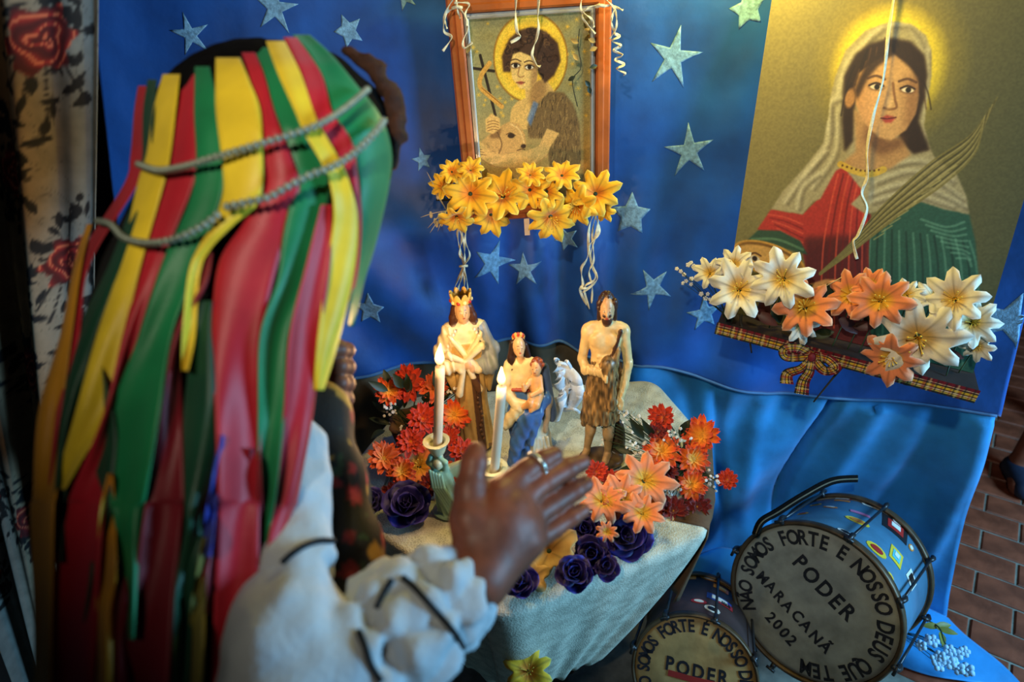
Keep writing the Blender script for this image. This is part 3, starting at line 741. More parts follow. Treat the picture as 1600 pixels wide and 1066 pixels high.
# lamb, hands and arm
hd = cv.poly(z4((545, 940), (640, 870), (690, 845), (760, 860), (800, 930), (812, 1020), (770, 1055), (700, 1060), (600, 1110), (480, 1120), (420, 1066), (500, 980)), (202, 154, 84), 1.5)
cv.poly(z4((560, 930), (640, 890), (620, 960), (560, 960)), (120, 82, 44), 2, .8); cv.line(z4((610, 920), (640, 1000), (620, 1066)), 3, (96, 66, 36), 2, .7)
cv.oval(z4((705, 942))[0], 5.5, 3.6, (40, 28, 18), .3); cv.line(z4((670, 935), (700, 922), (735, 940)), 1.6, (84, 56, 30), 1); cv.line(z4((700, 860), (760, 900), (795, 990)), 3, (236, 196, 122), 3, .7)
cv.oval(z4((790, 1015))[0], 4, 3, (50, 34, 24), .4); cv.line(z4((745, 1045), (780, 1035), (800, 1040)), 1.5, (70, 46, 28), 1)
for i in range(14): a, b = R.uniform(430, 600), R.uniform(1000, 1110); cv.line(z4((a, b), (a+18, b+8), (a+24, b+24)), 1.2, (128, 90, 48), 1, .7)
cv.poly(z4((525, 830), (570, 790), (625, 820), (630, 890), (580, 930), (530, 915)), (224, 176, 96), 1.2)
for k in range(4): cv.line(z4((540, 850+k*20), (580, 838+k*20), (618, 850+k*18)), 1.3, (134, 88, 44), 1, .9)
def z5b(*p): return [(640+.2439*a, 230+.2439*b) for a, b in p]
am = cv.poly(z5b((420, -60), (400, 20), (440, 70), (540, 130), (680, 140), (800, 118), (880, 60), (900, 0), (960, -90), (880, -120), (830, -10), (760, 20), (600, 50), (520, 30), (470, -20)), (216, 168, 92), 1.5)
cv.line(z5b((440, 62), (540, 122), (680, 134), (800, 110), (890, 44)), 2, (150, 104, 58), 3, .6)
for k in range(4): cv.line(z5b((400+k*14, -10+k*18), (450+k*14, -2+k*18)), 1.3, (110, 72, 38), 1, .9)
cv.put(np.clip((cv.Y/H_-.86)*9, 0, 1), (70, 54, 32), .7)
nz = vnoise(np.stack([cv.X*.5, cv.Y*.5, cv.X*0], -1), 4); cv.a *= (1+.12*nz)[..., None]
print_sheet('print', TL, TR, BL, BR, W_, H_, cv, M('child print', 'Col', .4, .08, 220, coat=.15), fr)
obj('backing_board', *box((xi0-.02, YP+.001, zi0-.02), (xi1+.02, FY+.024, zi1+.02)), m_wood, fr, smooth=False)

# ------------------------------------------------------------------ painted plaster figures
m_plaster = M('painted plaster', 'Col', .38, .22, 60, .12, 160, spec=.5)
def place_sdf(name, sdf, H, base, yaw, mat, parent=None, disp=None, sx=1.):
    V, F, C = sdf.run(disp); V = V*H*np.array([sx, sx, 1]);
    if parent is None: V[:, 2] -= V[:, 2].min()
    c, s = math.cos(yaw), math.sin(yaw)
    V = np.stack([V[:, 0]*c-V[:, 1]*s, V[:, 0]*s+V[:, 1]*c, V[:, 2]], 1)+np.asarray(base)
    return obj(name, V, F, mat, parent, col=C)
def f_robe(zs, rx, ry, cx=None, cy=None, folds=((9, .06, 0, 3.),)):
    zs, rx, ry = map(np.array, (zs, rx, ry)); cx = np.zeros(len(zs)) if cx is None else np.array(cx); cy = np.zeros(len(zs)) if cy is None else np.array(cy)
    def f(P):
        z = np.clip(P[..., 2], zs[0], zs[-1]); a = np.interp(z, zs, rx); b = np.interp(z, zs, ry)
        x = (P[..., 0]-np.interp(z, zs, cx)); y = (P[..., 1]-np.interp(z, zs, cy)); th = np.arctan2(y/b, x/a)
        m = 1.
        for n, am, ph, tw in folds: m = m+am*np.sin(n*th+ph+tw*z*6)*np.clip(1.15-z/zs[-1], .15, 1)
        k = np.hypot(x/a, y/b)
        d = (k-m)*np.minimum(a, b)
        return np.maximum(d, np.maximum(zs[0]-P[..., 2], P[..., 2]-zs[-1]))*.8
    lo = (float((cx-rx).min())-.03, float((cy-ry).min())-.03, float(zs[0])); hi = (float((cx+rx).max())+.03, float((cy+ry).max())+.03, float(zs[-1]))
    return f, np.array(lo), np.array(hi)
FLESH, HAIR = (214, 168, 118), (74, 42, 26)
def face(sd, c, r, hair, look=0., beard=None, lips=(168, 74, 60)):
    """head ellipsoid with nose, brow, painted eyes and mouth; faces -y turned by look"""
    c = np.array(c, float); rx, ry, rz = r; ca, sa = math.cos(look), math.sin(look)
    def q(x, y, z): return c+np.array([x*rx*ca-y*ry*sa, x*rx*sa+y*ry*ca, z*rz])
    sd.ell(c, r, .01, FLESH); sd.ell(q(0, -.15, -.55), (rx*.72, ry*.75, rz*.55), .02, FLESH)
    sd.cap(q(0, -.95, .15), q(0, -1.12, -.2), rx*.10, rx*.16, .012, FLESH)
    for s in (-1, 1):
        sd.ell(q(s*.38, -.93, .08), (rx*.2, ry*.12, rz*.11), .004, FLESH)
        sd.paint(Sdf.f_ell(q(s*.38, -1.0, .07), (rx*.20, ry*.5, rz*.075)), (226, 208, 176)); sd.paint(Sdf.f_ell(q(s*.38, -1.0, .07), (rx*.09, ry*.5, rz*.07)), (50, 34, 26))
        sd.paint(Sdf.f_cap(q(s*.16, -1, .30), q(s*.62, -.8, .30), rx*.045, rx*.04), hair)
    sd.ell(q(0, -.93, -.48), (rx*.22, ry*.10, rz*.07), .004, FLESH)
    sd.paint(Sdf.f_ell(q(0, -1.0, -.48), (rx*.24, ry*.4, rz*.08)), lips)
    return q

def yaw_to_cam(p): return math.atan2(p[0]-CAM[0], -(p[1]-CAM[1]))*-1+PI if False else -math.atan2(p[0], p[1])

def fitH(p, ytop): return float(min(np.linspace(.1, .6, 800), key=lambda h: abs(proj(p+np.array([0, 0, h]))[1]-ytop)))
# crowned woman in gold robe
def statue_queen():
    sd = Sdf(.0042)
    gold, cream, dark, blue = (206, 174, 108), (236, 220, 176), (70, 50, 42), (146, 160, 176)
    sd.add(*f_robe([0, .1, .3, .5, .62, .70], [.115, .108, .105, .108, .105, .085], [.105, .10, .09, .085, .08, .07], [.0, 0, -.005, 0, 0, 0], None, ((11, .07, 0, 1.), (5, .04, 1, -1.))), .01, gold)
    sd.ell((0, .01, .72), (.115, .075, .10), .03, cream)
    sd.cap((-.09, .01, .775), (.09, .01, .775), .04, .04, .03, cream); sd.cap((0, 0, .78), (0, .0, .86), .028, .026, .015, FLESH)
    sd.chain([(-.105, .0, .76), (-.155, -.01, .64), (-.135, -.06, .58), (-.03, -.105, .60)], [.042, .055, .05, .026], .02, cream)
    sd.chain([(.105, .0, .76), (.15, -.01, .63), (.13, -.06, .56), (.02, -.10, .57)], [.042, .055, .055, .028], .02, blue)
    sd.ell((-.005, -.115, .60), (.025, .02, .03), .01, FLESH); sd.ell((.02, -.115, .575), (.025, .02, .028), .01, FLESH)
    # hanging sleeve and cape panels
    sd.cap((-.15, -.01, .60), (-.11, -.03, .40), .045, .012, .02, gold); sd.cap((.15, -.01, .58), (.12, -.03, .38), .045, .012, .02, (176, 150, 96))
    # crossed sash with a bow
    for a, b in (((.10, -.06, .76), (-.05, -.11, .57)), ((-.10, -.06, .76), (.06, -.11, .56)), ((-.02, -.115, .62), (-.075, -.115, .42)), ((-.02, -.115, .62), (.055, -.12, .44)), ((-.02, -.115, .62), (-.12, -.09, .66)), ((-.02, -.115, .62), (.09, -.10, .70))):
        sd.cap(a, b, .012, .024, .006, cream)
    # dark embroidered front panel with beads
    sd.paint(lambda P: np.where((np.abs(P[:, 0]-.035) < .028) & (P[:, 1] < -.03) & (P[:, 2] < .52), -1, 1), (96, 66, 46))
    for i in range(14): sd.ell((.045+.01*math.sin(i), -.105, .50-i*.032), (.011, .011, .011), .003, (222, 190, 120) if i % 3 else (150, 40, 36))
    for s in (-1, 1):
        for i in range(6): sd.ell((s*(.06+.012*i), -.085+.008*i, .80-.025*i), (.01, .01, .01), .003, (235, 228, 205))
    q = face(sd, (0, -.015, .885), (.043, .046, .058), HAIR, .12)
    sd.ell((0, .012, .90), (.054, .046, .062), .01, HAIR)
    for s in (-1, 1): sd.chain([(s*.046, .0, .90), (s*.06, .005, .84), (s*.075, -.01, .77)], [.022, .026, .016], .012, HAIR)
    # crown
    sd.add(*(lambda f: (f, np.array((-.075, -.075, .93)), np.array((.075, .075, 1.0))))(lambda P: np.maximum(np.abs(np.hypot(P[..., 0], P[..., 1])-.052-.20*np.clip(P[..., 2]-.93, 0, 1))-.007, np.maximum(.93-P[..., 2], P[..., 2]-.965-.03*np.abs(np.sin(4*np.arctan2(P[..., 1], P[..., 0])))))), .004, (214, 172, 84))
    for i in range(10):
        a = i*2*PI/10; sd.ell((.063*math.cos(a), .063*math.sin(a), .945), (.011, .011, .011), .003, (170, 44, 30) if i % 2 else (236, 214, 150))
    sd.ell((0, 0, .0), (.12, .11, .035), .01, (120, 92, 52))
    p = atz(742, 706, TZ+.005); p = p+np.array([.005, .02, 0]); H = fitH(p, 463)
    o = place_sdf('figurine', sd, H, p, yaw_to_cam(p), m_plaster, None, lambda P: .004*np.sin(P[:, 0]*140+P[:, 2]*30)*(P[:, 2] > .5)*(P[:, 2] < .8)*(np.abs(P[:, 0]) > .09), .315/H)
    tag(o, 'tall plaster figure of a crowned woman in a gold robe with sash', 'statue')
    return o
statue_queen()

# mother in blue mantle with child
def statue_mother():
    sd = Sdf(.0052)
    cream, blue, white, red = (228, 206, 150), (62, 104, 160), (212, 206, 180), (150, 60, 40)
    sd.add(*f_robe([0, .15, .35, .5, .6], [.19, .175, .16, .13, .11], [.14, .14, .13, .10, .08], [.04, .03, 0, -.01, -.01], None, ((10, .06, 0, 1.),)), .012, lambda P: np.where((P[:, 0] > .02)[:, None], np.array([212, 206, 180]), np.array([66, 108, 164])))
    # blue mantle sweeping across the lap and falling on the left
    for a, b, ra, rb, c in (((.17, -.06, .52), (-.02, -.14, .40), .05, .06, blue), ((.02, -.14, .42), (-.10, -.13, .20), .065, .06, blue), ((-.09, -.13, .22), (-.15, -.09, .03), .06, .045, blue), ((.10, -.13, .44), (.02, -.15, .22), .05, .03, blue), ((.17, .0, .72), (.22, .0, .35), .045, .05, (70, 96, 140)), ((.20, -.05, .50), (.16, -.08, .28), .03, .025, (176, 150, 116)), ((-.06, -.13, .50), (-.17, -.10, .36), .05, .045, cream), ((-.14, -.10, .40), (-.19, -.06, .30), .04, .02, cream)):
        sd.cap(a, b, ra, rb, .02, c)
    for i in range(5): sd.cap((.05+.03*i, -.13+.008*i, .22), (.03+.045*i, -.145+.012*i, .02), .012, .016, .01, white)
    sd.ell((-.02, .0, .66), (.12, .085, .13), .03, cream); sd.cap((-.10, .0, .765), (.07, .0, .765), .045, .045, .03, cream)
    sd.cap((-.02, -.01, .78), (-.02, -.015, .86), .03, .027, .012, FLESH)
    sd.chain([(-.12, .0, .76), (-.165, -.05, .60), (-.09, -.12, .53), (.02, -.145, .53)], [.042, .05, .038, .024], .015, cream)
    sd.chain([(.0, -.145, .53), (.07, -.15, .545)], [.022, .014], .008, FLESH)
    sd.cap((-.10, -.085, .615), (.03, -.10, .61), .012, .012, .005, red)
    q = face(sd, (-.025, -.02, .905), (.047, .05, .064), HAIR, .15)
    sd.ell((-.025, .012, .915), (.058, .05, .068), .01, (48, 28, 20)); sd.chain([(-.075, .0, .92), (-.095, -.01, .82), (-.09, -.03, .70)], [.026, .032, .016], .012, (48, 28, 20)); sd.chain([(.03, .01, .90), (.045, .01, .82)], [.02, .025], .012, (48, 28, 20))
    for i in range(7): sd.ell((-.025+.042*math.cos(i*PI/6), .0-.01*math.sin(i*PI/6), .965+.02*math.sin(i*PI/6)), (.013, .013, .018), .003, (170, 60, 34) if i % 2 else (206, 160, 80))
    p = atz(827, 724, TZ+.005)+np.array([0, .015, 0]); H = fitH(p, 521); y = yaw_to_cam(p)
    o = place_sdf('figurine', sd, H, p, y, m_plaster, None, lambda P: .003*np.sin(P[:, 0]*75+P[:, 2]*40)*(P[:, 2] < .5), .232/H)
    tag(o, 'plaster figure of a mother in cream dress and blue mantle holding a child', 'statue')
    ch = Sdf(.0045); skin = (224, 166, 104)
    ch.ell((.095, -.09, .66), (.058, .05, .085), .02, skin); ch.chain([(.13, -.09, .71), (.135, -.14, .64), (.05, -.165, .62)], [.026, .022, .016], .01, skin); ch.chain([(.05, -.10, .70), (-.005, -.15, .66), (-.01, -.16, .70)], [.024, .018, .014], .01, skin)
    ch.chain([(.10, -.10, .58), (.04, -.17, .56), (-.02, -.16, .53)], [.04, .032, .02], .012, skin); ch.chain([(.12, -.09, .58), (.09, -.18, .55), (.04, -.19, .515)], [.04, .03, .018], .012, skin)
    face(ch, (.105, -.10, .795), (.043, .045, .052), (126, 60, 32), -.35); ch.ell((.115, -.085, .81), (.054, .046, .052), .008, (126, 60, 32))
    for i in range(9): ch.ell((.115+.048*math.cos(i*.75), -.085-.02, .815+.04*math.sin(i*.75)*(1 if i < 5 else .2)), (.014, .014, .014), .004, (140, 66, 34))
    ch.cap((.09, -.09, .74), (.10, -.095, .77), .022, .022, .01, skin)
    place_sdf('child', ch, H, p, y, m_plaster, o, None, .232/H)
statue_mother()

# bearded man in fur skirt
def statue_man():
    sd = Sdf(.0042)
    sk, fur, hair = (222, 192, 132), (120, 92, 52), (62, 38, 26)
    furc = lambda P: np.array([126, 98, 58])*(1+.55*vnoise(P*np.array([70, 70, 26]), 3))[:, None]
    sd.ell((0, .005, .725), (.115, .07, .105), .03, sk); sd.ell((0, 0, .62), (.098, .062, .09), .03, sk)
    for s in (-1, 1):
        sd.ell((s*.052, -.045, .745), (.05, .028, .038), .015, sk); sd.ell((s*.12, .0, .775), (.045, .045, .045), .02, sk); sd.cap((0, .0, .81), (s*.09, .005, .80), .03, .03, .02, sk)
    sd.cap((0, 0, .80), (.008, -.005, .87), .034, .03, .015, sk)
    for i in range(3): sd.cap((-.05, -.058, .66-i*.024), (.05, -.058, .66-i*.024), .009, .009, .012, sk)
    sd.chain([(-.125, .0, .765), (-.158, .0, .625), (-.135, -.045, .585), (-.02, -.10, .585)], [.036, .031, .03, .02], .012, sk)
    sd.chain([(.125, .0, .765), (.158, .0, .60), (.135, -.04, .50), (.112, -.08, .425)], [.036, .031, .028, .02], .012, sk)
    for i in range(4):
        sd.chain([(-.02, -.105, .597-i*.009), (.012, -.125, .59-i*.009), (.008, -.135, .578-i*.008)], [.009, .008, .007], .003, sk)
        sd.chain([(.105+.008*i, -.088, .425), (.10+.008*i, -.098, .395), (.10+.008*i, -.09, .375)], [.009, .008, .007], .003, sk)
    sd.chain([(-.03, -.10, .60), (-.005, -.115, .615)], [.009, .007], .003, sk); sd.chain([(.10, -.085, .43), (.08, -.1, .41)], [.009, .007], .003, sk)
    sd.add(*f_robe([.27, .34, .45, .55, .625], [.135, .13, .125, .112, .09], [.11, .105, .095, .085, .068], [-.03, -.02, -.01, 0, 0], None, ((7, .09, .5, 2.), (17, .05, 0, 1.))), .012, furc)
    sd.cap((.02, -.085, .62), (.05, -.10, .40), .05, .035, .02, furc); sd.cap((.06, -.07, .64), (.085, -.06, .70), .03, .02, .015, furc); sd.cap((-.10, -.03, .40), (-.15, -.02, .24), .05, .02, .02, furc)
    sd.cap((.035, -.075, .64), (.10, -.055, .80), .011, .012, .004, (66, 40, 26)); sd.cap((.10, -.055, .80), (.10, .06, .72), .012, .012, .004, (66, 40, 26))
    sd.chain([(-.075, .0, .32), (-.10, -.02, .20), (-.125, .0, .075)], [.05, .038, .025], .012, (170, 138, 92)); sd.chain([(-.125, .0, .06), (-.15, -.055, .045)], [.026, .02], .01, (186, 150, 100))
    sd.chain([(.035, -.01, .33), (.03, -.055, .20), (.03, -.02, .07)], [.052, .04, .026], .012, (160, 132, 90)); sd.chain([(.03, -.02, .05), (.012, -.085, .035)], [.027, .02], .01, (180, 146, 98))
    sd.ell((-.02, .0, .0), (.17, .12, .045), .015, lambda P: np.array([72, 56, 34])*(1+.4*vnoise(P*30, 2))[:, None]); sd.ell((.10, .05, .10), (.06, .05, .14), .03, (66, 52, 32))
    q = face(sd, (.008, -.015, .90), (.046, .05, .064), hair, .0)
    sd.ell((.008, .014, .915), (.057, .05, .066), .008, hair)
    for i in range(22):
        a = rnd.uniform(-.3, PI+.3); b = rnd.uniform(-.2, 1); sd.ell((.008+.055*math.cos(a), .005-.03*b, .92+.052*math.sin(a)*(1-.2*b)), (.016, .016, .016), .004, hair)
    for s in (-1, 1): sd.chain([(.008+s*.048, -.01, .92), (.008+s*.054, .0, .85)], [.016, .014], .008, hair)
    sd.ell((.008, -.042, .848), (.034, .022, .024), .008, hair); sd.cap((.008-.022, -.058, .882), (.008+.022, -.058, .882), .007, .007, .004, hair)
    sd.paint(Sdf.f_ell((.008, -.065, .868), (.014, .012, .005)), (160, 70, 56))
    p = atz(945, 734, TZ+.005)+np.array([0, .015, 0]); H = fitH(p, 465)
    o = place_sdf('figurine', sd, H, p, yaw_to_cam(p), m_plaster, None, lambda P: .006*vnoise(P*np.array([90, 90, 30]), 7)*(P[:, 2] < .62)*(P[:, 2] > .24), .27/H)
    tag(o, 'plaster figure of a bare chested bearded man in a fur skirt', 'statue')
statue_man()

# ------------------------------------------------------------------ angel candlesticks and candles
def angel_sdf():
    sd = Sdf(.0065); gc, iv = (146, 186, 158), (206, 206, 170)
    sd.add(*f_robe([0, .12, .3, .5, .62], [.17, .15, .12, .125, .10], [.15, .13, .11, .10, .08], [.06, .04, 0, -.02, -.03], None, ((9, .10, 0, 2.2),)), .02, gc)
    for i in range(5): sd.chain([(-.11+.03*i, -.10, .66-.02*i), (-.09+.03*i, -.135, .45), (-.0+.03*i, -.13, .22), (.05+.03*i, -.13, .05)], [.016, .018, .018, .02], .01, gc)
    sd.chain([(-.05, .0, .60), (-.12, -.03, .72), (-.10, -.03, .80)], [.05, .04, .03], .015, gc); sd.chain([(.04, -.02, .62), (.06, -.05, .74), (.0, -.04, .80)], [.04, .03, .025], .015, gc)
    sd.ell((-.02, -.06, .72), (.055, .055, .065), .01, (190, 196, 164)); sd.ell((-.02, -.03, .74), (.06, .055, .06), .01, gc)
    for i in range(7):
        a = -.25+i*.24; sd.cap((.05, .03, .56), (.05+.26*math.cos(a-.6), .04, .50+.22*math.sin(a-.1)), .03, .028, .012, (176, 196, 160)); 
    sd.cap((.06, .03, .60), (.24, .03, .70), .035, .02, .012, iv)
    sd.cap((-.02, 0, .78), (-.02, 0, .86), .05, .06, .015, iv)
    ring = lambda z0, z1, r0, r1, t: (lambda P: np.maximum(np.abs(np.hypot(P[..., 0]+.02, P[..., 1])-(r0+(r1-r0)*np.clip((P[..., 2]-z0)/(z1-z0), 0, 1)))-t, np.maximum(z0-P[..., 2], P[..., 2]-z1)))
    sd.add(ring(.84, .985, .06, .115, .014), np.array((-.16, -.14, .84)), np.array((.12, .14, .985)), .01, iv)
    sd.add(ring(.965, 1.0, .10, .125, .024), np.array((-.19, -.17, .965)), np.array((.15, .17, 1.)), .01, iv)
    sd.ell((-.02, 0, .87), (.055, .055, .03), .01, iv)
    sd.ell((.03, 0, .0), (.21, .18, .04), .015, gc)
    return sd
HC = .172
m_glaze = M('pale green glaze', 'Col', .3, .18, 40, .1, spec=.5)
V, F, C_ = angel_sdf().run(); V[:, 2] -= V[:, 2].min(); V = V/1.03; V[:, 0] += .02
ang_me = mesh('angel_candlestick', V*HC, F, True, C_); ang_me.materials.append(m_glaze)
m_wax = M('white candle wax', S(214, 200, 176), .45, .06, 30, sss=.35)
m_wick = M('burnt wick', S(24, 18, 14), .9)
m_flame = bpy.data.materials.new('candle flame'); m_flame.use_nodes = True
nt = m_flame.node_tree; b = nt.nodes['Principled BSDF']; b.inputs['Base Color'].default_value = (1, .6, .2, 1)
tc = nt.nodes.new('ShaderNodeTexCoord'); sx = nt.nodes.new('ShaderNodeSeparateXYZ'); cr = nt.nodes.new('ShaderNodeValToRGB')
nt.links.new(tc.outputs['Generated'], sx.inputs[0]); nt.links.new(sx.outputs[2], cr.inputs[0])
cr.color_ramp.elements[0].color = (1, .30, .05, 1); cr.color_ramp.elements[1].color = (1, .52, .12, 1); cr.color_ramp.elements[1].position = 1
e_ = cr.color_ramp.elements.new(.35); e_.color = (1, .74, .30, 1)
nt.links.new(cr.outputs[0], b.inputs['Emission Color']); b.inputs['Emission Strength'].default_value = 3.6
def candle_set(topx, topy, botx, boty, fx, fy, yaw, lab1, lab2):
    cup = atz(botx, boty, TZ+.004+HC*.97)
    hd = put('angel_candlestick', ang_me, None, None, (cup[0], cup[1], TZ+.0035)); hd.rotation_euler.z = yaw
    tag(hd, lab1, 'candlestick', 'angel candlesticks on the lace cloth')
    b0 = np.array([cup[0], cup[1], TZ+.004+HC*.885]); d = proj(b0)[2]
    # candle height from where its top is seen
    best = min(np.linspace(.05, .3, 400), key=lambda h: abs(proj(b0+np.array([0, 0, h]))[1]-topy)); tx = proj(b0+np.array([0, 0, best]))[0]
    lean = (topx-tx)*d/FOC
    top = b0+np.array([lean, 0, best]); r = 7.2*d/FOC
    ca = empty('candle', b0, lab2, 'candle', 'burning candles')
    P = np.linspace(b0, top, 9); P2 = np.vstack([P, top+np.array([0, 0, .0015])])
    obj('wax', *tube(P2, [r*1.02]+[r]*7+[r*.97, r*.6], 18), m_wax, ca)
    obj('wick', *tube(np.array([top, top+np.array([0, 0, .006]), top+np.array([.001, 0, .010])]), .0007, 6), m_wick, ca)
    h = abs(topy-fy)*d/FOC*1.3; prof = [(.0006, 0), (.30, .08), (.46, .2), (.5, .32), (.42, .5), (.26, .7), (.12, .87), (.0, 1.)]
    w_ = h*.40; fv, ff = lathe([(a*w_, z*h) for a, z in prof], 16)
    fv[:, 0] += (fv[:, 2]/h)**1.6*(fx-topx)*d/FOC
    fo = obj('flame', fv+top+np.array([0, 0, .004]), ff, m_flame, ca)
    Lp = bpy.data.lights.new('candle_light', 'POINT'); Lp.energy = 2.3; Lp.color = (1, .60, .26); Lp.shadow_soft_size = .008
    lo = bpy.data.objects.new('candle_light', Lp); COL.objects.link(lo); lo.location = top+np.array([0, -.004, .004+h*1.25])
candle_set(686, 575, 682, 693, 691, 548, -.15, 'pale green angel candlestick beside the left candle', 'white burning candle, left and taller in view, before the orange daisies')
candle_set(782, 606, 771, 734, 784, 583, .5, 'pale green angel candlestick mostly hidden behind the raised hand', 'white burning candle, right of the two, before the crowned figure')

# ------------------------------------------------------------------ artificial flowers
m_petal = M('fabric petal', 'Col', .65, .12, 90, .25, 220, sheen=.2)
m_stem = M('green stem', S(40, 62, 34), .6, .3, 40)
m_twig = M('dark twig', S(38, 34, 24), .7, .3, 40)
m_leaf = M('dark leaf', S(34, 48, 30), .5, .4, 30)
m_leafm = M('maroon leaf', S(66, 28, 26), .5, .4, 30)
m_stamen = M('yellow stamen', S(222, 176, 54), .6, .2, 60)
def ramp(t, stops):
    t = np.asarray(t); xs = [a for a, _ in stops]; cs = np.array([lin(c) for _, c in stops])
    return np.stack([np.interp(t, xs, cs[:, k]) for k in range(3)], -1)
def lily_mesh(name, c0, c1, c2, n=8, depth=.45, val=.34, seed=0):
    ns, nt2 = 11, n*8
    s = np.linspace(.05, 1, ns)[:, None]; th = np.linspace(0, 2*PI, nt2, endpoint=False)[None]
    sn = np.abs(np.sin(n*th/2))
    lob = 1-(val*1.2*sn**7+.05*sn-.10*(1-sn)**2)*s**2.5+.05*np.sin(th*2+seed)+.04*np.sin(th*3+2*seed)
    r = s**.85*lob
    z = depth*(1-(1-s)**1.7)-.30*s**3.2+.10*s**2*np.sin(2*th+seed)+.05*s*np.cos(n*th)+.035*s**3*np.cos(3*n*th)+.10*s**3*np.sin(n*th/2*2+seed*2)*np.sin(th*3+seed)
    z = z-.25*np.abs(np.sin(n*th/2))**4*s**2*-.35
    V = np.stack([r*np.cos(th), r*np.sin(th), z+0*th], -1).reshape(-1, 3)
    edge = np.clip((s-.80)/.2, 0, 1)+0*th; vein = ((.5+.5*np.cos(n*th))**10*.30+(.5+.5*np.cos(3*n*th))**6*.14)*(s > .1)
    t = np.broadcast_to(s, edge.shape)
    C = ramp(t, [(0, c0), (.2, c0), (.42, c1), (.9, c1), (1, c2)])*(1-vein)[..., None]
    F = [tuple(q) for q in gridF(ns, nt2, True)]
    me = mesh(name, V, F, True, C.reshape(-1, 3)); me.materials.append(m_petal); return me
def stamen_mesh(n=7, L=.5):
    parts = []
    for i in range(n):
        a = i*2.4; r = .10+.10*(i % 3)/2
        P = catmull([(0, 0, .02), (r*.6*math.cos(a), r*.6*math.sin(a), L*.6), (r*1.6*math.cos(a), r*1.6*math.sin(a), L)], 5)
        parts.append(tube(P, .014, 5)); parts.append(sphere(P[-1], (.03, .03, .035), 6, 4))
    V, F = join(*parts); me = mesh('stamens', V, F); me.materials.append(m_stamen); return me
ST = stamen_mesh()
def calyx_mesh():
    V, F = lathe([(.03, -.34), (.06, -.24), (.09, -.06), (.10, .03), (.08, .06)], 8); me = mesh('calyx', V, F); me.materials.append(m_stem); return me
CAL = calyx_mesh()
def orient(o, p, d, scale, spin=None):
    q = Vector(d).to_track_quat('Z', 'Y') @ Quaternion((0, 0, 1), rnd.uniform(0, 6.28) if spin is None else spin)
    o.location = p; o.rotation_mode = 'QUATERNION'; o.rotation_quaternion = q; o.scale = (scale,)*3
def local_child(name, V, F, mat, root):
    """part built in world space under a rotated/scaled root"""
    Mi = Matrix.LocRotScale(root.location, root.rotation_quaternion, root.scale).inverted()
    A = np.array(Mi); V = np.asarray(V)@A[:3, :3].T+A[:3, 3]
    return put(name, mesh(name, V, F), mat, root)
def facing(p, up=.25, jit=.35):
    v = CAM-np.asarray(p); v /= np.linalg.norm(v)
    v = v+np.array([rnd.uniform(-jit, jit), 0, up+rnd.uniform(-jit, jit)]); return v/np.linalg.norm(v)
ORD = ['first', 'second', 'third', 'fourth', 'fifth', 'sixth', 'seventh', 'eighth', 'ninth', 'tenth', 'eleventh', 'twelfth', 'thirteenth', 'fourteenth', 'fifteenth', 'sixteenth']
def lily(p, d, R, me, label, group, stem_to=None, name='lily', stam=True):
    o = empty(name, (0, 0, 0), label, 'flower', group); orient(o, p, d, R)
    put('corolla', me, None, o)
    if stam: put('stamens', ST, None, o)
    put('calyx', CAL, None, o)
    if stem_to is not None:
        a = np.asarray(p)-np.asarray(d)*R*.3; b = np.asarray(stem_to, float); m = a-np.asarray(d)*.025+(b-a)*.35
        local_child('stem', *tube(catmull([a, m, b], 8), .0013, 6), m_stem, o)
    return o
def petal_mesh(name, L, Wd, cup, curl, stops, notch=0., mat=None):
    a, b = 7, 7
    s = np.linspace(0, 1, a)[:, None]; t = np.linspace(-1, 1, b)[None]
    wd = Wd*(np.sin(PI*np.clip(s*.80+.10, 0, 1))**.8)*(1-.25*(s > .95))
    x = s*L*(1-notch*(1-np.abs(t))*(s > .9)); y = t*wd; z = cup*(t**2)*wd*1.2+curl*s**2*L+.0*t
    V = np.stack([x+0*t, y, z+0*s], -1).reshape(-1, 3); V2 = V-np.array([0, 0, .01*L])
    f = [tuple(q) for q in gridF(a, b)]; n = a*b
    rim = [i for i in range(b)]+[i*b+b-1 for i in range(1, a)]+[(a-1)*b+i for i in range(b-2, -1, -1)]+[i*b for i in range(a-2, 0, -1)]
    F = f+[tuple(i+n for i in q[::-1]) for q in f]+[(rim[i], rim[i-1], rim[i-1]+n, rim[i]+n) for i in range(len(rim))]
    C = ramp(np.broadcast_to(s, (a, b)), stops)*(1-.25*(1-np.abs(t))**3+0*s)[..., None]
    me = mesh(name, np.concatenate([V, V2]), F, True, np.concatenate([C.reshape(-1, 3)]*2)); me.materials.append(mat or m_petal); return me
def disc_mesh(c):
    parts = [sphere((0, 0, .05), (.17, .17, .08), 12, 6)]
    for i in range(16): a = i*2.4; r = .15*math.sqrt(i/16); parts.append(sphere((r*math.cos(a), r*math.sin(a), .11-.2*r), .028, 5, 4))
    V, F = join(*parts); me = mesh('flower_center', V, F); me.materials.append(M('disc '+str(c), S(*c), .7, .3, 60)); return me
DSC = disc_mesh((196, 132, 30))
PET = [petal_mesh('petal', 1, .19, .5, .12, st, .12) for st in (
    [(0, (246, 186, 50)), (.5, (244, 136, 34)), (.8, (232, 84, 26)), (1, (206, 44, 20))], [(0, (226, 110, 30)), (.5, (220, 66, 22)), (1, (188, 34, 20))],
    [(0, (240, 150, 60)), (.6, (232, 108, 50)), (1, (226, 96, 52))], [(0, (150, 40, 24)), (.5, (140, 26, 24)), (1, (104, 16, 20))])]
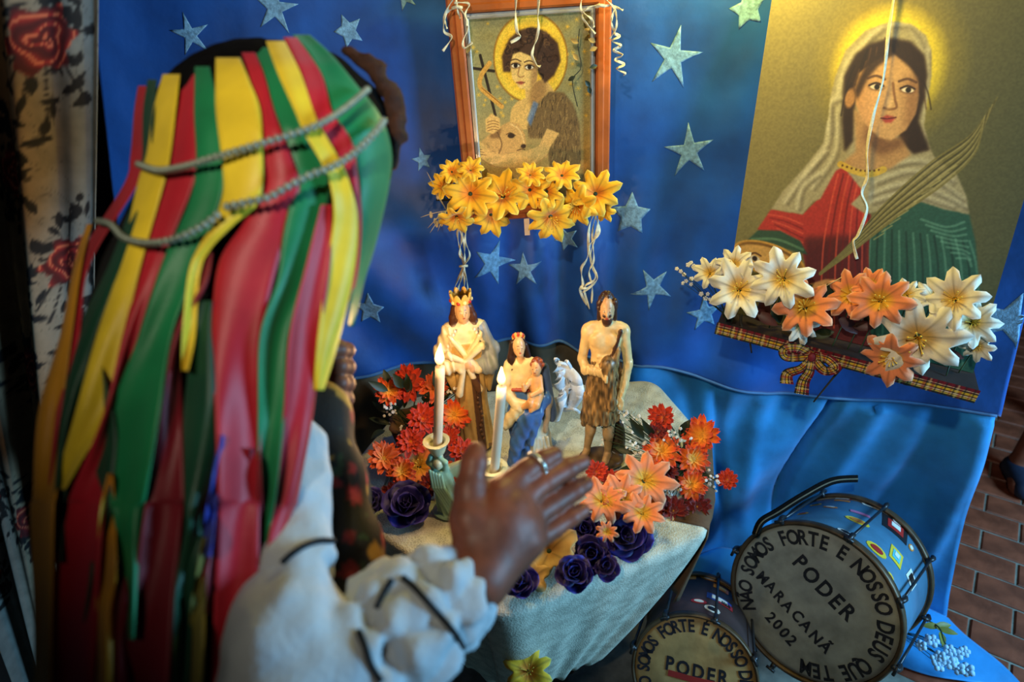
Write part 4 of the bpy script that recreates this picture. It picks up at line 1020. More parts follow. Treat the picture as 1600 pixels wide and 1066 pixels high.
def daisy(p, d, R, kind, label, group, stem_to=None):
    o = empty('daisy', (0, 0, 0), label, 'flower', group); orient(o, p, d, R)
    for lay, (n, el, sc, z) in enumerate(((11, .12, 1, 0), (9, .45, .86, .03), (7, .85, .60, .05))[:2 if kind in (0, 2) else 3]):
        for i in range(n):
            c = put('petal', PET[kind], None, o, (0, 0, z)); a = i*2*PI/n+lay*.3+rnd.uniform(-.1, .1); e = el+rnd.uniform(-.12, .12)
            c.rotation_euler = (rnd.uniform(-.2, .2), -e, a); k = sc*rnd.uniform(.88, 1.06); c.scale = (k, k*1.15, k)
    put('flower_center', DSC, None, o)
    if stem_to is not None:
        a = np.asarray(p); b = np.asarray(stem_to, float); m = a-np.asarray(d)*.03+(b-a)*.35
        local_child('stem', *tube(catmull([a, m, b], 8), .0014, 6), m_stem, o)
    return o
RP = petal_mesh('petal', 1, .62, .35, .15, [(0, (10, 8, 40)), (.5, (24, 18, 92)), (.85, (36, 26, 128)), (1, (70, 60, 172))], 0, M('velvet petal', 'Col', .5, .3, 60, .2, 150, sheen=.1))
def rose(p, d, R, label, group):
    o = empty('rose', (0, 0, 0), label, 'flower', group); orient(o, p, d, R)
    for lay, (n, el, sc, z) in enumerate(((5, .15, 1, -.08), (5, .55, .86, -.03), (4, .95, .70, .0), (3, 1.25, .5, .03))):
        for i in range(n):
            c = put('petal', RP, None, o, (0, 0, z)); a = i*2*PI/n+lay*.6+rnd.uniform(-.15, .15); e = el+rnd.uniform(-.12, .12)
            c.rotation_euler = (rnd.uniform(-.15, .15), -e, a); k = sc*rnd.uniform(.9, 1.05); c.scale = (k,)*3
    V, F = lathe([(.02, -.3), (.12, -.2), (.16, -.1), (.08, -.02)], 8); put('calyx', mesh('calyx', V, F), m_stem, o)
    return o
def leaf_VF(p, d, n, L, Wd):
    p, d, n = [np.asarray(q, float) for q in (p, d, n)]; d = d/np.linalg.norm(d); sd_ = np.cross(d, n); sd_ /= np.linalg.norm(sd_); n = np.cross(sd_, d)
    V, F = [], []
    k = 6
    for i in range(k):
        s = i/(k-1); w_ = Wd*math.sin(PI*min(1, s*.92+.04))
        for t in (-1, 0, 1): V.append(p+d*L*s+sd_*t*w_/2+n*(abs(t)*w_*.2-.25*L*s*s))
    F = [tuple(q) for q in gridF(k, 3)]
    V = np.array(V); n2 = len(V); V = np.vstack([V, V-n*.0006])
    return V, F+[tuple(i+n2 for i in q[::-1]) for q in F]
def leaf(name, p, d, n, L, Wd, mat, par): return obj(name, *leaf_VF(p, d, n, L, Wd), mat, par)

YEL = [lily_mesh('corolla', (226, 130, 10), (250, 186, 22), (255, 226, 96), 8, .46, .27, k) for k in (0, 1, 2)]
WHT = [lily_mesh('corolla', (220, 180, 90), (236, 230, 208), (250, 248, 238), 8, .5, .31, k) for k in (0, 2)]
PCH = [lily_mesh('corolla', (226, 170, 40), (236, 138, 86), (250, 190, 150), 8, .5, .31, k) for k in (0, 1)]
TAN = lily_mesh('corolla', (170, 130, 60), (196, 164, 96), (220, 196, 130), 5, .6, .25, 4)

# -- yellow garland along the foot of the frame
g5 = [(270, 160, 62, .5), (392, 150, 64, .6), (215, 255, 66, .2), (390, 300, 122, .25), (300, 440, 92, -.9), (600, 320, 124, .3), (520, 430, 104, -.8), (770, 275, 96, .3), (775, 180, 66, .7), (880, 285, 84, .2), (975, 185, 84, .6), (900, 440, 124, -.8), (1075, 370, 108, -.5), (1190, 300, 116, .2), (1240, 390, 66, -.5)]
g5.sort()
ys = 1.335
bx = np.array([aty(640+.2439*u, 230+.2439*340, 1.352) for u in (170, 400, 640, 880, 1240)])
wr = obj('garland_wire', *tube(catmull(bx, 30), .0018, 6), m_twig); tag(wr, 'thin dark wire carrying the yellow flowers under the framed print', 'wire')
for i, (u, v, r, up) in enumerate(g5):
    p = aty(640+.2439*u, 230+.2439*v, 1.325+rnd.uniform(-.012, .012)); R = r*.2439*1.32/FOC
    d = facing(p, up, .3); j = np.argmin(np.abs(catmull(bx, 60)[:, 0]-p[0]))
    lily(p, d, R*1.34, YEL[i % 3], 'yellow fabric flower, %s from the left in the garland under the frame' % ORD[i], 'yellow garland flowers', catmull(bx, 60)[j], 'yellow_flower', i % 2 == 0)
tg = obj('paper_tag', *box(np.array(aty(820, 368, 1.338))-np.array([0, 0, .0]), np.array(aty(820, 368, 1.338))+np.array([.0115, .0012, .038])), M('white paper', S(216, 196, 176), .8), smooth=False)
tag(tg, 'small white paper tag hanging below the yellow garland', 'tag')
def white_seeds(pts, Y, label):
    o = empty('dried_sprig', aty(*pts[0], Y), label, 'sprig')
    base = np.array(aty(pts[0][0]+14, pts[0][1]+2, Y+.01)); parts = []
    for x, y in pts[1:]:
        q = aty(x, y, Y+rnd.uniform(-.01, .01)); obj('stalk', *tube(catmull([base, (base+q)/2+np.array([0, -.006, .004]), q], 6), [.0008]*5+[.0003], 5), M('pale straw', S(206, 190, 150), .7), o)
        obj('seed_head', *sphere((base*.4+q*.6), (.004, .004, .008), 7, 5), M('pale straw', S(206, 190, 150), .7), o)
def zz5(*p): return [(640+.2439*a, 230+.2439*b) for a, b in p]
white_seeds(zz5((180, 400), (112, 160), (70, 450), (115, 520), (130, 550), (180, 540), (160, 470), (140, 250)), 1.33, 'pale dried sprig at the left end of the yellow garland')

# -- raffia ribbons on the frame
m_raf = M('cream raffia', S(214, 204, 172), .6, .25, 90, .3, 200)
def raffia(name, strands, Y, wd, label, cat='ribbon', conv=zz5, twist=6., tie=None):
    P0 = aty(*conv(strands[0][0])[0], Y); o = empty(name, P0, label, cat)
    for k, st in enumerate(strands):
        P = catmull([aty(x, y, Y-.004-.003*((i+k) % 3)) for i, (x, y) in enumerate(conv(*st))], len(st)*9)
        obj('strand', *strip(P, wd*rnd.uniform(.8, 1.2), (0, -1, .1), np.cumsum(np.full(len(P), twist/len(P)))*1.0, .0012), m_raf, o)
    if tie: c = np.array(aty(*conv(tie)[0], Y-.007)); V, F = tube(catmull([c+np.array([-.009, 0, 0]), c+np.array([0, -.005, .002]), c+np.array([.009, 0, 0])], 8), .003, 7); obj('knot', V, F, m_raf, o)
    return o
raffia('ribbon_bundle', [[(285, 500), (335, 560), (320, 680), (345, 760), (290, 900), (300, 990)], [(340, 480), (305, 560), (345, 750), (350, 880), (340, 1020)], [(370, 490), (355, 600), (385, 690), (350, 770), (370, 880), (390, 1065)], [(330, 500), (350, 640), (350, 760), (325, 860), (300, 940)]], 1.375, .0055, 'cream ribbon strands hanging below the left end of the garland', tie=(345, 762), twist=14)
raffia('ribbon_bundle', [[(1190, 390), (1150, 520), (1140, 700), (1100, 780), (1110, 880), (1090, 910), (1130, 1010)], [(1215, 400), (1200, 530), (1160, 700), (1190, 840), (1120, 900), (1150, 1035)], [(1200, 400), (1170, 560), (1180, 720), (1150, 800), (1170, 900), (1165, 1000)], [(1180, 420), (1215, 540), (1150, 640), (1170, 760), (1200, 850), (1110, 930)]], 1.375, .0055, 'cream ribbon strands hanging below the right end of the garland', tie=(1115, 905), twist=14)
raffia('ribbon_bow', [[(320, -40), (270, 50), (240, 130), (240, 220), (290, 260), (230, 355)], [(330, 40), (390, 120), (400, 200), (370, 290), (380, 335), (435, 295)], [(310, 20), (410, 25), (385, 100), (400, 180)], [(300, 60), (240, 110), (260, 200)], [(320, -40), (330, 60), (350, 130)]], 1.362, .0045, 'cream ribbon bow tied at the upper left corner of the frame', conv=z4, tie=(330, 55), twist=9)
helix = [(1425+28*math.sin(i*1.25)+i*2.2, 235+i*13.) for i in range(23)]
raffia('ribbon_bow', [[(1200, -40), (1190, 70), (1260, 130), (1280, 190)], [(1320, 30), (1230, 60), (1200, 120), (1290, 235)], [(1310, 45), (1400, 40), (1482, 72)], [(1340, -20), (1420, 60), (1435, 180), (1390, 270)], [(1420, 60), (1400, 150), (1425, 235)], helix], 1.362, .0045, 'cream ribbon bow with a curled tail at the upper right corner of the frame', conv=z4, tie=(1322, 45), twist=9)
raffia('ribbon', [[(740, -60), (735, 100), (745, 220), (765, 255), (700, 295)]], 1.358, .0055, 'cream ribbon hanging over the print, left of the two', conv=z4, twist=7)
raffia('ribbon', [[(900, -60), (890, 100), (895, 190), (880, 270), (860, 330), (850, 390), (880, 450), (908, 462)]], 1.358, .0055, 'cream ribbon hanging over the print, right of the two', conv=z4, twist=9)
# dry twig inside the frame's right side
tw = empty('dried_twig', aty(*z4((1190, 230))[0], 1.36), 'thin dried leafy twig hanging at the right side of the framed print', 'twig')
obj('stem', *tube(catmull([aty(*q, 1.366) for q in z4((1180, 200), (1170, 330), (1190, 470), (1130, 560), (1165, 740))], 16), .0009, 5), m_twig, tw)
for u, v, a in ((1200, 230, .5), (1170, 300, 2.6), (1240, 270, -.4), (1250, 350, .3), (1170, 420, 2.2), (1250, 470, .2), (1220, 560, -.9), (1150, 530, 3.6), (1240, 600, -1.2), (395, 370, 1)):
    leaf('leaf', aty(*z4((u, v))[0], 1.361), (math.cos(a), 0, math.sin(a)), (0, -1, .2), .016, .009, M('tan leaf', S(150, 122, 62), .7, .4) if v < 460 else m_leaf, tw)

# -- poster: ribbon in front, plaid ledge, bow and flowers
PTL, PTR, PBL, PBR, PN = POSTER
def on_poster(px, py, off): v = ray(px, py); t = ((PTL+PN*off-CAM)@PN)/(v@PN); return CAM+v*t
P = catmull([on_poster(*q, .012) for q in z5((660, -120), (650, 0), (630, 130), (610, 310), (570, 460), (545, 590), (545, 700), (525, 765), (545, 830), (510, 930), (490, 960), (505, 1028))], 90)
rb = obj('ribbon', *strip(P, .006, PN, np.sin(np.linspace(0, 16, 90))*1.1, .001), m_raf); tag(rb, 'cream ribbon dangling over the face of the veiled woman poster', 'ribbon')
EX = (PBR-PBL)/np.linalg.norm(PBR-PBL); FN = np.array([PN[0], PN[1], 0]); FN /= np.linalg.norm(FN)
UPV = np.cross(EX, FN); UPV = UPV if UPV[2] > 0 else -UPV
ld = empty('ledge', (PBL+PBR)/2-UPV*.03, 'narrow ledge edged with red and yellow plaid ribbon under the poster', 'ledge')
def obox(o, a0, a1, b0, b1, c0, c1):
    V = np.array([o+EX*a+FN*b+UPV*c for c in (c0, c1) for b in (b0, b1) for a in (a0, a1)])
    return V, [(0, 2, 3, 1), (4, 5, 7, 6), (0, 1, 5, 4), (2, 6, 7, 3), (0, 4, 6, 2), (1, 3, 7, 5)]
LW = np.linalg.norm(PBR-PBL)
obj('board', *obox(PBL, -.004, LW+.004, -.03, .062, -.028, -.001), M('dark ledge wood', S(46, 34, 30), .7), ld, smooth=False)
def plaid_col(s, t):
    """s along ribbon in metres, t across -1..1"""
    c = np.zeros(s.shape+(3,)); c[:] = (112, 18, 30)
    def st(m, col, a=1.): c[m] = c[m]*(1-a)+np.array(col)*a
    st(np.abs(t-.05) < .30, (40, 44, 30)); st(np.abs(t-.05) < .2, (222, 176, 40)); st(np.abs(np.abs(t-.05)-.42) < .05, (226, 204, 150)); st(t < -.72, (30, 40, 34)); st(np.abs(t+.62) < .05, (210, 180, 60))
    u = (s/.016) % 1
    st(u < .16, (30, 30, 28), .75); st((u > .3) & (u < .38), (222, 196, 130), .7); st((u > .62) & (u < .86), (150, 22, 34), .45)
    return lin(c)
m_plaid = M('plaid ribbon', 'Col', .6, .1, 200, .2, 500)
def plaid(name, P, wd, nrm, par, ph=0., curl=0.):
    P = np.asarray(P); n = len(P); T = np.gradient(P, axis=0); T /= np.linalg.norm(T, axis=1)[:, None]
    B = np.broadcast_to(np.asarray(nrm, float), (n, 3)); X = np.cross(B, T); X /= np.linalg.norm(X, axis=1)[:, None]; B = np.cross(T, X)
    m = 25; t = np.linspace(-1, 1, m); wd = np.broadcast_to(np.asarray(wd, float), (n,))
    V = P[:, None]+X[:, None]*(t[None, :, None]*wd[:, None, None]/2)-B[:, None]*(curl*t**2)[None, :, None]
    s = np.r_[0, np.cumsum(np.linalg.norm(np.diff(P, axis=0), axis=1))]
    C = plaid_col(np.broadcast_to(s[:, None], (n, m))+ph, np.broadcast_to(t, (n, m)))
    V = V.reshape(-1, 3); V2 = V-np.repeat(B, m, 0)*.0008; f = [tuple(q) for q in gridF(n, m)]; k = n*m
    return obj(name, np.concatenate([V, V2]), f+[tuple(i+k for i in q[::-1]) for q in f], m_plaid, par, col=np.concatenate([C.reshape(-1, 3)]*2))
plaid('plaid_ribbon', [PBL+FN*.0645+UPV*-.015+EX*a for a in np.linspace(-.006, LW+.006, 200)], .030, FN, ld)
bw = PBL+FN*.07+EX*(LW*.40)+UPV*-.016
bo = empty('plaid_bow', bw, 'plaid ribbon bow hanging from the middle of the poster ledge', 'bow')
def bp(a, b, c): return bw+EX*a+UPV*b+FN*c
plaid('loop', catmull([bp(0, 0, 0), bp(-.03, .016, .014), bp(-.055, .006, .016), bp(-.045, -.014, .010), bp(0, 0, .004)], 60), .022, FN, bo)
plaid('loop', catmull([bp(0, 0, 0), bp(.028, .010, .016), bp(.048, -.006, .016), bp(.03, -.022, .010), bp(0, -.002, .004)], 60), .022, FN, bo)
plaid('tail', catmull([bp(0, 0, .004), bp(-.012, -.03, .012), bp(-.034, -.055, .008), bp(-.030, -.078, .012)], 50), np.linspace(.014, .028, 50), FN, bo)
plaid('tail', catmull([bp(0, 0, .006), bp(.004, -.03, .016), bp(.0, -.06, .012), bp(.004, -.092, .014)], 50), np.linspace(.014, .030, 50), FN, bo, .005)
obj('knot', *sphere(bp(0, 0, .008), (.009, .007, .011), 10, 7), M('plaid knot', S(120, 26, 34), .6), bo)
def z6(u, v): return (1040+.3375*u, 360+.3375*v)
def ledge_pt(u, v, off=.05): return on_poster(*z6(u, v), off)
def foot(p, lo=.012, hi=.055):
    """nearest point on the ledge top below a flower"""
    a = np.clip((p-PBL)@EX, .01, LW-.01); return PBL+EX*a+FN*rnd.uniform(lo, hi)+UPV*.0
wh = [(318, 160, 72, .5), (340, 275, 120, .1), (545, 225, 118, .2), (205, 200, 66, .3), (1170, 490, 158, .0), (1340, 320, 115, .4), (1415, 430, 100, .0), (1445, 535, 62, -.3), (1120, 300, 62, .6), (625, 440, 72, -.3), (1240, 320, 80, .8)]
wh.sort()
for i, (u, v, r, up) in enumerate(wh):
    p = ledge_pt(u, v, .075 if r > 100 else .06); dpt = proj(p)[2]
    lily(p, facing(p, up, .3), r*.3375*dpt/FOC*1.14, WHT[i % 2], 'white fabric lily, %s white one from the left on the poster ledge' % ORD[i], 'white lilies on the ledge', foot(p), 'lily')
orr = [(645, 360, 118, .1), (855, 300, 92, .4), (995, 325, 112, .2), (1050, 580, 112, -.5), (950, 260, 70, .7)]
orr.sort()
for i, (u, v, r, up) in enumerate(orr):
    p = ledge_pt(u, v, .08 if r > 100 else .055); dpt = proj(p)[2]
    lily(p, facing(p, up, .3), r*.3375*dpt/FOC*1.14, PCH[i % 2], 'peach fabric lily, %s peach one from the left on the poster ledge' % ORD[i], 'peach lilies on the ledge', foot(p), 'lily')
m_bloss = M('white blossom', S(226, 224, 218), .7, .1, 60); m_bblue = M('pale blue blossom', S(168, 206, 230), .7, .15, 60)
def blossom_VF(c, r, d):
    parts = []; q = Vector(d).to_track_quat('Z', 'Y')
    for k in range(5):
        a = k*2*PI/5; v = q @ Vector((math.cos(a)*r*.55, math.sin(a)*r*.55, 0)); parts.append(sphere(np.array(v), r*.42, 6, 4))
    parts.append(sphere(np.array(q @ Vector((0, 0, r*.2))), r*.25, 5, 4))
    V, F = join(*parts); return V+c, F
def blossoms(name, pts, base, r, mat, label, cat='sprig', part='blossom', leaves=0, group=None, stem_mat=None):
    o = empty(name, base, label, cat, group)
    for p in pts:
        d = facing(p, .2, .6)
        if r > .005: obj(part, *blossom_VF(p, r*rnd.uniform(.85, 1.15), d), mat, o)
    if r <= .005:
        obj(part+'s', *join(*[blossom_VF(p, r*rnd.uniform(.8, 1.2), facing(p, .2, .6)) for p in pts]), mat, o)
    obj('stems', *join(*[tube(catmull([np.asarray(base), (np.asarray(base)*.45+p*.55)+np.array([rnd.uniform(-.006, .006), rnd.uniform(-.006, .006), .004]), p], 6), .0006 if r < .006 else .0009, 5) for p in pts]), stem_mat or m_stem, o)
    return o
b0 = PBL+EX*.02+FN*.04
blossoms('blossom_sprig', [ledge_pt(u, v, .06+rnd.uniform(-.01, .01)) for u, v in ((70, 190), (52, 178), (85, 205), (118, 150), (130, 165), (105, 160), (95, 235), (120, 225), (118, 250), (80, 245), (165, 295), (185, 315), (195, 295), (205, 320))], b0, .0056, m_bloss, 'sprig of tiny white blossoms at the left end of the poster ledge')
lf = empty('leaf_spray', PBL+EX*LW*.45+FN*.03, 'dark maroon leaves between the lilies on the poster ledge', 'leaves')
for u, v, a, L in ((380, 330, -.7, .05), (450, 310, -1.2, .055), (500, 330, -1.0, .05), (420, 380, -.2, .05), (560, 380, .2, .04), (760, 330, 1.9, .04), (800, 400, -.4, .05), (860, 440, .4, .045), (780, 470, 3.5, .045), (920, 420, 1.2, .04), (940, 480, -.5, .045), (700, 420, 2.6, .04), (1240, 560, .2, .05), (1320, 500, 1.0, .05), (1300, 400, .4, .04), (320, 340, -1.8, .05), (600, 300, 1.0, .04)):
    p = ledge_pt(u, v, .035); leaf('leaf', p, EX*math.cos(a)+UPV*math.sin(a)+FN*.3, FN+UPV*.6, L, L*.5, m_leafm if rnd.random() < .6 else m_leaf, lf)
for nm, pts, lab in (('twig', ((830, 615), (770, 690), (685, 795)), 'dark bare twig poking out below the ledge by the plaid bow'), ('twig', ((350, 440), (385, 500), (398, 568)), 'dark twig poking down at the left of the poster ledge'), ('twig', ((1080, 690), (1130, 715), (1215, 678)), 'dark twig poking out below the right end of the ledge')):
    P = catmull([ledge_pt(pts[0][0], pts[0][1]-50, .02)]+[ledge_pt(u, v, .05) for u, v in pts], 14); t_ = obj(nm, *tube(P, np.linspace(.0035, .0016, 14), 7), m_twig); tag(t_, lab, 'twig')
t_ = obj('pale_stick', *tube(np.array([ledge_pt(725, 268, .06), ledge_pt(850, 198, .05)]), .0009, 6), M('pale straw', S(206, 190, 150), .7)); tag(t_, 'thin pale straw stick above the peach lilies on the ledge', 'stick')

# -- flowers on the altar table
potm = M('brown wrap cloth', S(92, 66, 44), .9, .3, 20, .4, 60)
def pot(p, r0, r1, h, label):
    n = 48; rows = []
    for z, r in ((0, r0*.6), (.004, r0), (h*.5, (r0+r1)/2), (h*.9, r1), (h, r1*1.06), (h*.97, r1*.9), (h*.7, r1*.7)):
        a = np.linspace(0, 2*PI, n, endpoint=False); rr = r*(1+.05*np.sin(a*9)*(z > 0)+.03*np.sin(a*5+1)); rows.append(np.c_[p[0]+rr*np.cos(a), p[1]+rr*np.sin(a), np.full(n, p[2]+z)])
    V = np.concatenate(rows); F = [tuple(q) for q in gridF(7, n, True)]+[tuple(range(n))[::-1], tuple(range(6*n, 7*n))]
    o = obj('flower_pot', V, F, potm); tag(o, label, 'pot'); return o
PL = np.array([-.225, 1.12, TZ+.0035]); PR = np.array([.325, .955, TZ+.0035])
pot(PL, .04, .05, .07, 'brown wrapped pot under the left orange daisies'); pot(PR, .032, .038, .035, 'brown wrapped pot under the right orange daisies')
dl = [(608, 612, 24, 0), (640, 598, 29, 1), (677, 606, 24, 2), (660, 655, 25, 1), (709, 648, 26, 0), (702, 682, 17, 1), (600, 717, 27, 2), (628, 737, 23, 0), (642, 690, 24, 1), (722, 707, 22, 1), (700, 742, 20, 2), (612, 772, 20, 3), (672, 760, 20, 3)]
dl.sort()
for i, (x, y, r, k) in enumerate(dl):
    Y = 1.12-(y-600)/180*.17; p = aty(x, y, Y); d_ = proj(p)[2]
    daisy(p, facing(p, .2, .4), r*d_/FOC*1.12, k, 'orange red daisy, %s from the left in the bouquet behind the left candle' % ORD[i], 'daisies of the left bouquet', PL+np.array([rnd.uniform(-.02, .02), rnd.uniform(-.02, .02), .05]))
dr_ = [(1035, 705, 29, 0), (1097, 681, 29, 0), (1082, 717, 26, 0), (1081, 758, 24, 0), (1137, 750, 17, 1), (931, 738, 18, 1), (957, 749, 18, 1), (1052, 799, 24, 3), (1089, 792, 21, 3), (1035, 652, 22, 1), (1044, 737, 16, 3), (1022, 792, 17, 0), (1028, 675, 16, 3)]
dr_.sort()
for i, (x, y, r, k) in enumerate(dr_):
    Y = .985-(y-650)/150*.115; p = aty(x, y, Y); d_ = proj(p)[2]
    daisy(p, facing(p, .15, .4), r*d_/FOC*1.12, k, 'orange red daisy, %s from the left in the bouquet beside the bearded figure' % ORD[i], 'daisies of the right bouquet', PR+np.array([rnd.uniform(-.02, .02), rnd.uniform(-.02, .02), .025]))
pl_ = [(655, 729, 33, PL)]+[(1006, 752, 37, PR), (970, 778, 30, PR), (941, 784, 31, PR), (1003, 803, 27, PR), (948, 832, 14, PR)]
pl_.sort(key=lambda q: q[0])
for i, (x, y, r, bs) in enumerate(pl_):
    Y = (1.03 if bs is PL else .865-(y-750)*.0012); p = aty(x, y, Y); d_ = proj(p)[2]
    lily(p, facing(p, .25, .3), r*d_/FOC*1.2, PCH[i % 2], 'peach fabric lily behind the left angel candlestick' if i == 0 else 'peach fabric lily, %s from the left in the clump right of the hand' % ORD[i-1], 'peach lilies on the altar', bs+np.array([0, 0, .025]), 'lily')
rs = [(981, 842, 37), (914, 829, 26), (927, 868, 29), (897, 897, 28), (950, 888, 20), (813, 908, 27), (636, 791, 35), (581, 786, 22)]
rs.sort()
RL = ['dark blue velvet rose at the left edge of the altar beside the vest', 'large dark blue velvet rose at the left front of the altar', 'dark blue velvet rose just below the raised hand', 'dark blue velvet rose hanging over the table front edge', 'dark blue velvet rose beside the fingertips', 'dark blue velvet rose in the middle of the right cluster', 'small dark blue velvet rose near the table edge', 'largest dark blue velvet rose under the peach lilies']
for i, (x, y, r) in enumerate(rs):
    p = atz(x, y, TZ+.034); d_ = proj(p)[2]; rose(p, facing(p, .5, .3), r*d_/FOC*1.12, RL[i], 'dark blue roses on the altar')
p = atz(858, 862, TZ+.03); o = lily(p, facing(p, .6, .1), .05, TAN, 'crumpled gold fabric flower lying beside the hand', None, None, 'gold_flower', False)
p = atz(830, 905, TZ+.02); o = lily(p, facing(p, .8, .1), .03, TAN, 'small gold fabric flower at the table front under the hand', None, None, 'gold_flower', False)
yfl = aty(826, 1050, .70); o = lily(yfl, facing(yfl, .2, .05), .043, YEL[0], 'yellow fabric flower pinned low on the lace cloth front', None, None, 'yellow_flower')
def breath(cx, cy, sx, sy, n, Y, base, label):
    pts = [aty(cx+rnd.gauss(0, 1)*sx*.55, cy+rnd.gauss(0, 1)*sy*.55, Y+rnd.uniform(-.012, .012)) for _ in range(n)]
    blossoms('baby_breath_sprig', pts, base, .0034, m_bloss, label, 'sprig', 'blossom')
BR_ = PR+np.array([0, 0, .025]); BL_ = PL+np.array([0, 0, .05])
breath(985, 652, 26, 16, 22, 1.0, BR_, 'white baby breath sprig beside the hip of the bearded figure')
breath(1055, 690, 22, 18, 16, .95, BR_, 'white baby breath sprig among the right daisies')
breath(992, 703, 14, 20, 20, .95, BR_, 'white baby breath sprig between the bearded figure and right daisies')
breath(1112, 752, 14, 14, 16, .90, BR_, 'white baby breath sprig at the right end of the right bouquet')
breath(1088, 822, 16, 8, 10, .85, BR_, 'white baby breath sprig below the dark red daisies')
breath(942, 672, 12, 20, 12, 1.0, BR_, 'white baby breath sprig before the legs of the bearded figure')
breath(1048, 770, 10, 12, 12, .89, BR_, 'white baby breath sprig beside the upper peach lily')
breath(608, 636, 14, 13, 18, 1.09, BL_, 'white baby breath sprig at the left of the left bouquet')
breath(712, 612, 14, 12, 12, 1.09, BL_, 'white baby breath sprig between left candle and crowned figure')
breath(640, 668, 26, 20, 14, 1.06, BL_, 'white baby breath sprig in the middle of the left bouquet')
breath(596, 785, 8, 16, 8, .96, BL_, 'white baby breath sprig beside the large left blue rose')
for side, cx, cy, Y0, bs, lab in ((0, 655, 640, 1.11, BL_, 'dark green leaves of the left bouquet'), (1, 1030, 725, .97, BR_, 'dark green leaves of the right bouquet')):
    o = empty('foliage', bs, lab, 'leaves')
    for k in range(26):
        p = np.array(aty(cx+rnd.uniform(-60, 60), cy+rnd.uniform(-50, 60), Y0+rnd.uniform(-.04, .03))); d = p-bs+np.array([rnd.uniform(-.05, .05), rnd.uniform(-.05, .05), rnd.uniform(-.02, .05)])
        leaf('leaf', p-d*.1, d, facing(p, .3, .5), rnd.uniform(.03, .05), rnd.uniform(.014, .022), m_leaf, o)
# white organza bow with curled ribbon behind the mother figure
ob = empty('organza_bow', aty(888, 640, 1.10), 'white organza bow with curled ribbons right of the mother figure', 'bow')
m_org = M('white organza', S(214, 220, 226), .4, .12, 40, .3, 120)
def z6a(u, v): return (560+.2815*u, 440+.2815*v)
for pts, wd in ((((1100, 480), (1150, 500), (1200, 560), (1170, 600), (1110, 560)), .030), (((1110, 520), (1180, 540), (1210, 620), (1160, 690), (1120, 640)), .03), (((1120, 470), (1100, 450), (1095, 430), (1110, 440)), .007), (((1190, 560), (1185, 490), (1160, 445), (1150, 450)), .007), (((1130, 600), (1190, 590), (1215, 640), (1160, 660), (1130, 620)), .016), (((1110, 680), (1150, 710), (1200, 715), (1225, 735)), .010), (((1120, 500), (1140, 600), (1110, 700), (1090, 780)), .02)):
    P = catmull([aty(*z6a(*q), 1.10-.006*i*(-1)**i) for i, q in enumerate(pts)], 30); obj('loop', *strip(P, wd, (0, -1, .25), np.sin(np.linspace(0, 3, 30))*.5, .001, wd*.2), m_org, ob)

# brown cloth hanging over the right end of the table
t = np.linspace(0, 1, 40); edge = np.stack([np.interp(t, [0, .45, 1], [.318, .352, .392]), np.interp(t, [0, .45, 1], [.83, .90, 1.05])], 1)
on = np.array([.93, -.36]); rows = [np.c_[edge-on*.045, np.full(40, TZ+.0065)], np.c_[edge-on*.01, np.full(40, TZ+.0065)], np.c_[edge+on*.016, np.full(40, TZ+.002)]]
for z in np.linspace(TZ-.03, TZ-.22, 12): a = (TZ-z)/.2; rows.append(np.c_[edge+on*(.022-.05*a+.010*a*np.sin(t*22))[:, None], np.full(40, z)])
bc = obj('brown_cloth', np.concatenate(rows), gridF(len(rows), 40), potm); tag(bc, 'brown cloth hanging over the right side of the lace covered table', 'cloth')
sd = bc.modifiers.new('t', 'SOLIDIFY'); sd.thickness = .002; sd.offset = 1

# ------------------------------------------------------------------ drums
_gl = {}
def glyph(ch, bold=.03):
    if ch in _gl: return _gl[ch]
    cu = bpy.data.curves.new('g', 'FONT'); cu.body = ch; cu.size = 1; cu.offset = bold; cu.resolution_u = 3
    o = bpy.data.objects.new('g', cu); COL.objects.link(o)
    dg = bpy.context.evaluated_depsgraph_get(); me = o.evaluated_get(dg).to_mesh()
    V = np.array([v.co[:] for v in me.vertices]); F = [tuple(p.vertices) for p in me.polygons]
    o.evaluated_get(dg).to_mesh_clear(); bpy.data.objects.remove(o); bpy.data.curves.remove(cu)
    w_ = V[:, 0].max() if len(V) else .3
    _gl[ch] = (V, F, w_); return _gl[ch]
m_ink = M('black paint', S(26, 26, 34), .6, .3, 60)
def word_flat(txt, h, pos, jit=.05):
    R_ = random.Random(txt); x = 0; parts = []
    for ch in txt:
        V, F, w_ = glyph(ch); V = V.copy()*np.array([h*1.1, h*1.35, 1]); a = R_.uniform(-jit, jit); dy = R_.uniform(-.06, .06)*h
        V = np.stack([V[:, 0]*math.cos(a)-V[:, 1]*math.sin(a)+x, V[:, 0]*math.sin(a)+V[:, 1]*math.cos(a)+dy, V[:, 2]], 1)
        parts.append((V, F)); x += w_*h*1.1+h*.16
    V, F = join(*parts); V[:, 0] -= x/2; V[:, 1] -= h*.45
    return V+np.array([pos[0], pos[1], 0]), F
def ring_words(txt, r, a0, step, h):
    """text running clockwise inside the rim, tops outward; a0 and step in radians"""
    out = []; a = a0
    for wd in txt.split(' '):
        parts = []
        for ch in wd:
            V, F, w_ = glyph(ch); V = V.copy(); V[:, 0] -= w_/2; V *= np.array([h*1.0, h*1.3, 1]); V[:, 1] -= h*.45
            t = a-PI/2; ca, sa = math.cos(t), math.sin(t)
            parts.append((np.stack([V[:, 0]*ca-V[:, 1]*sa+r*math.cos(a), V[:, 0]*sa+V[:, 1]*ca+r*math.sin(a), V[:, 2]], 1), F)); a -= step
        out.append(join(*parts)); a -= step*.75
    return out
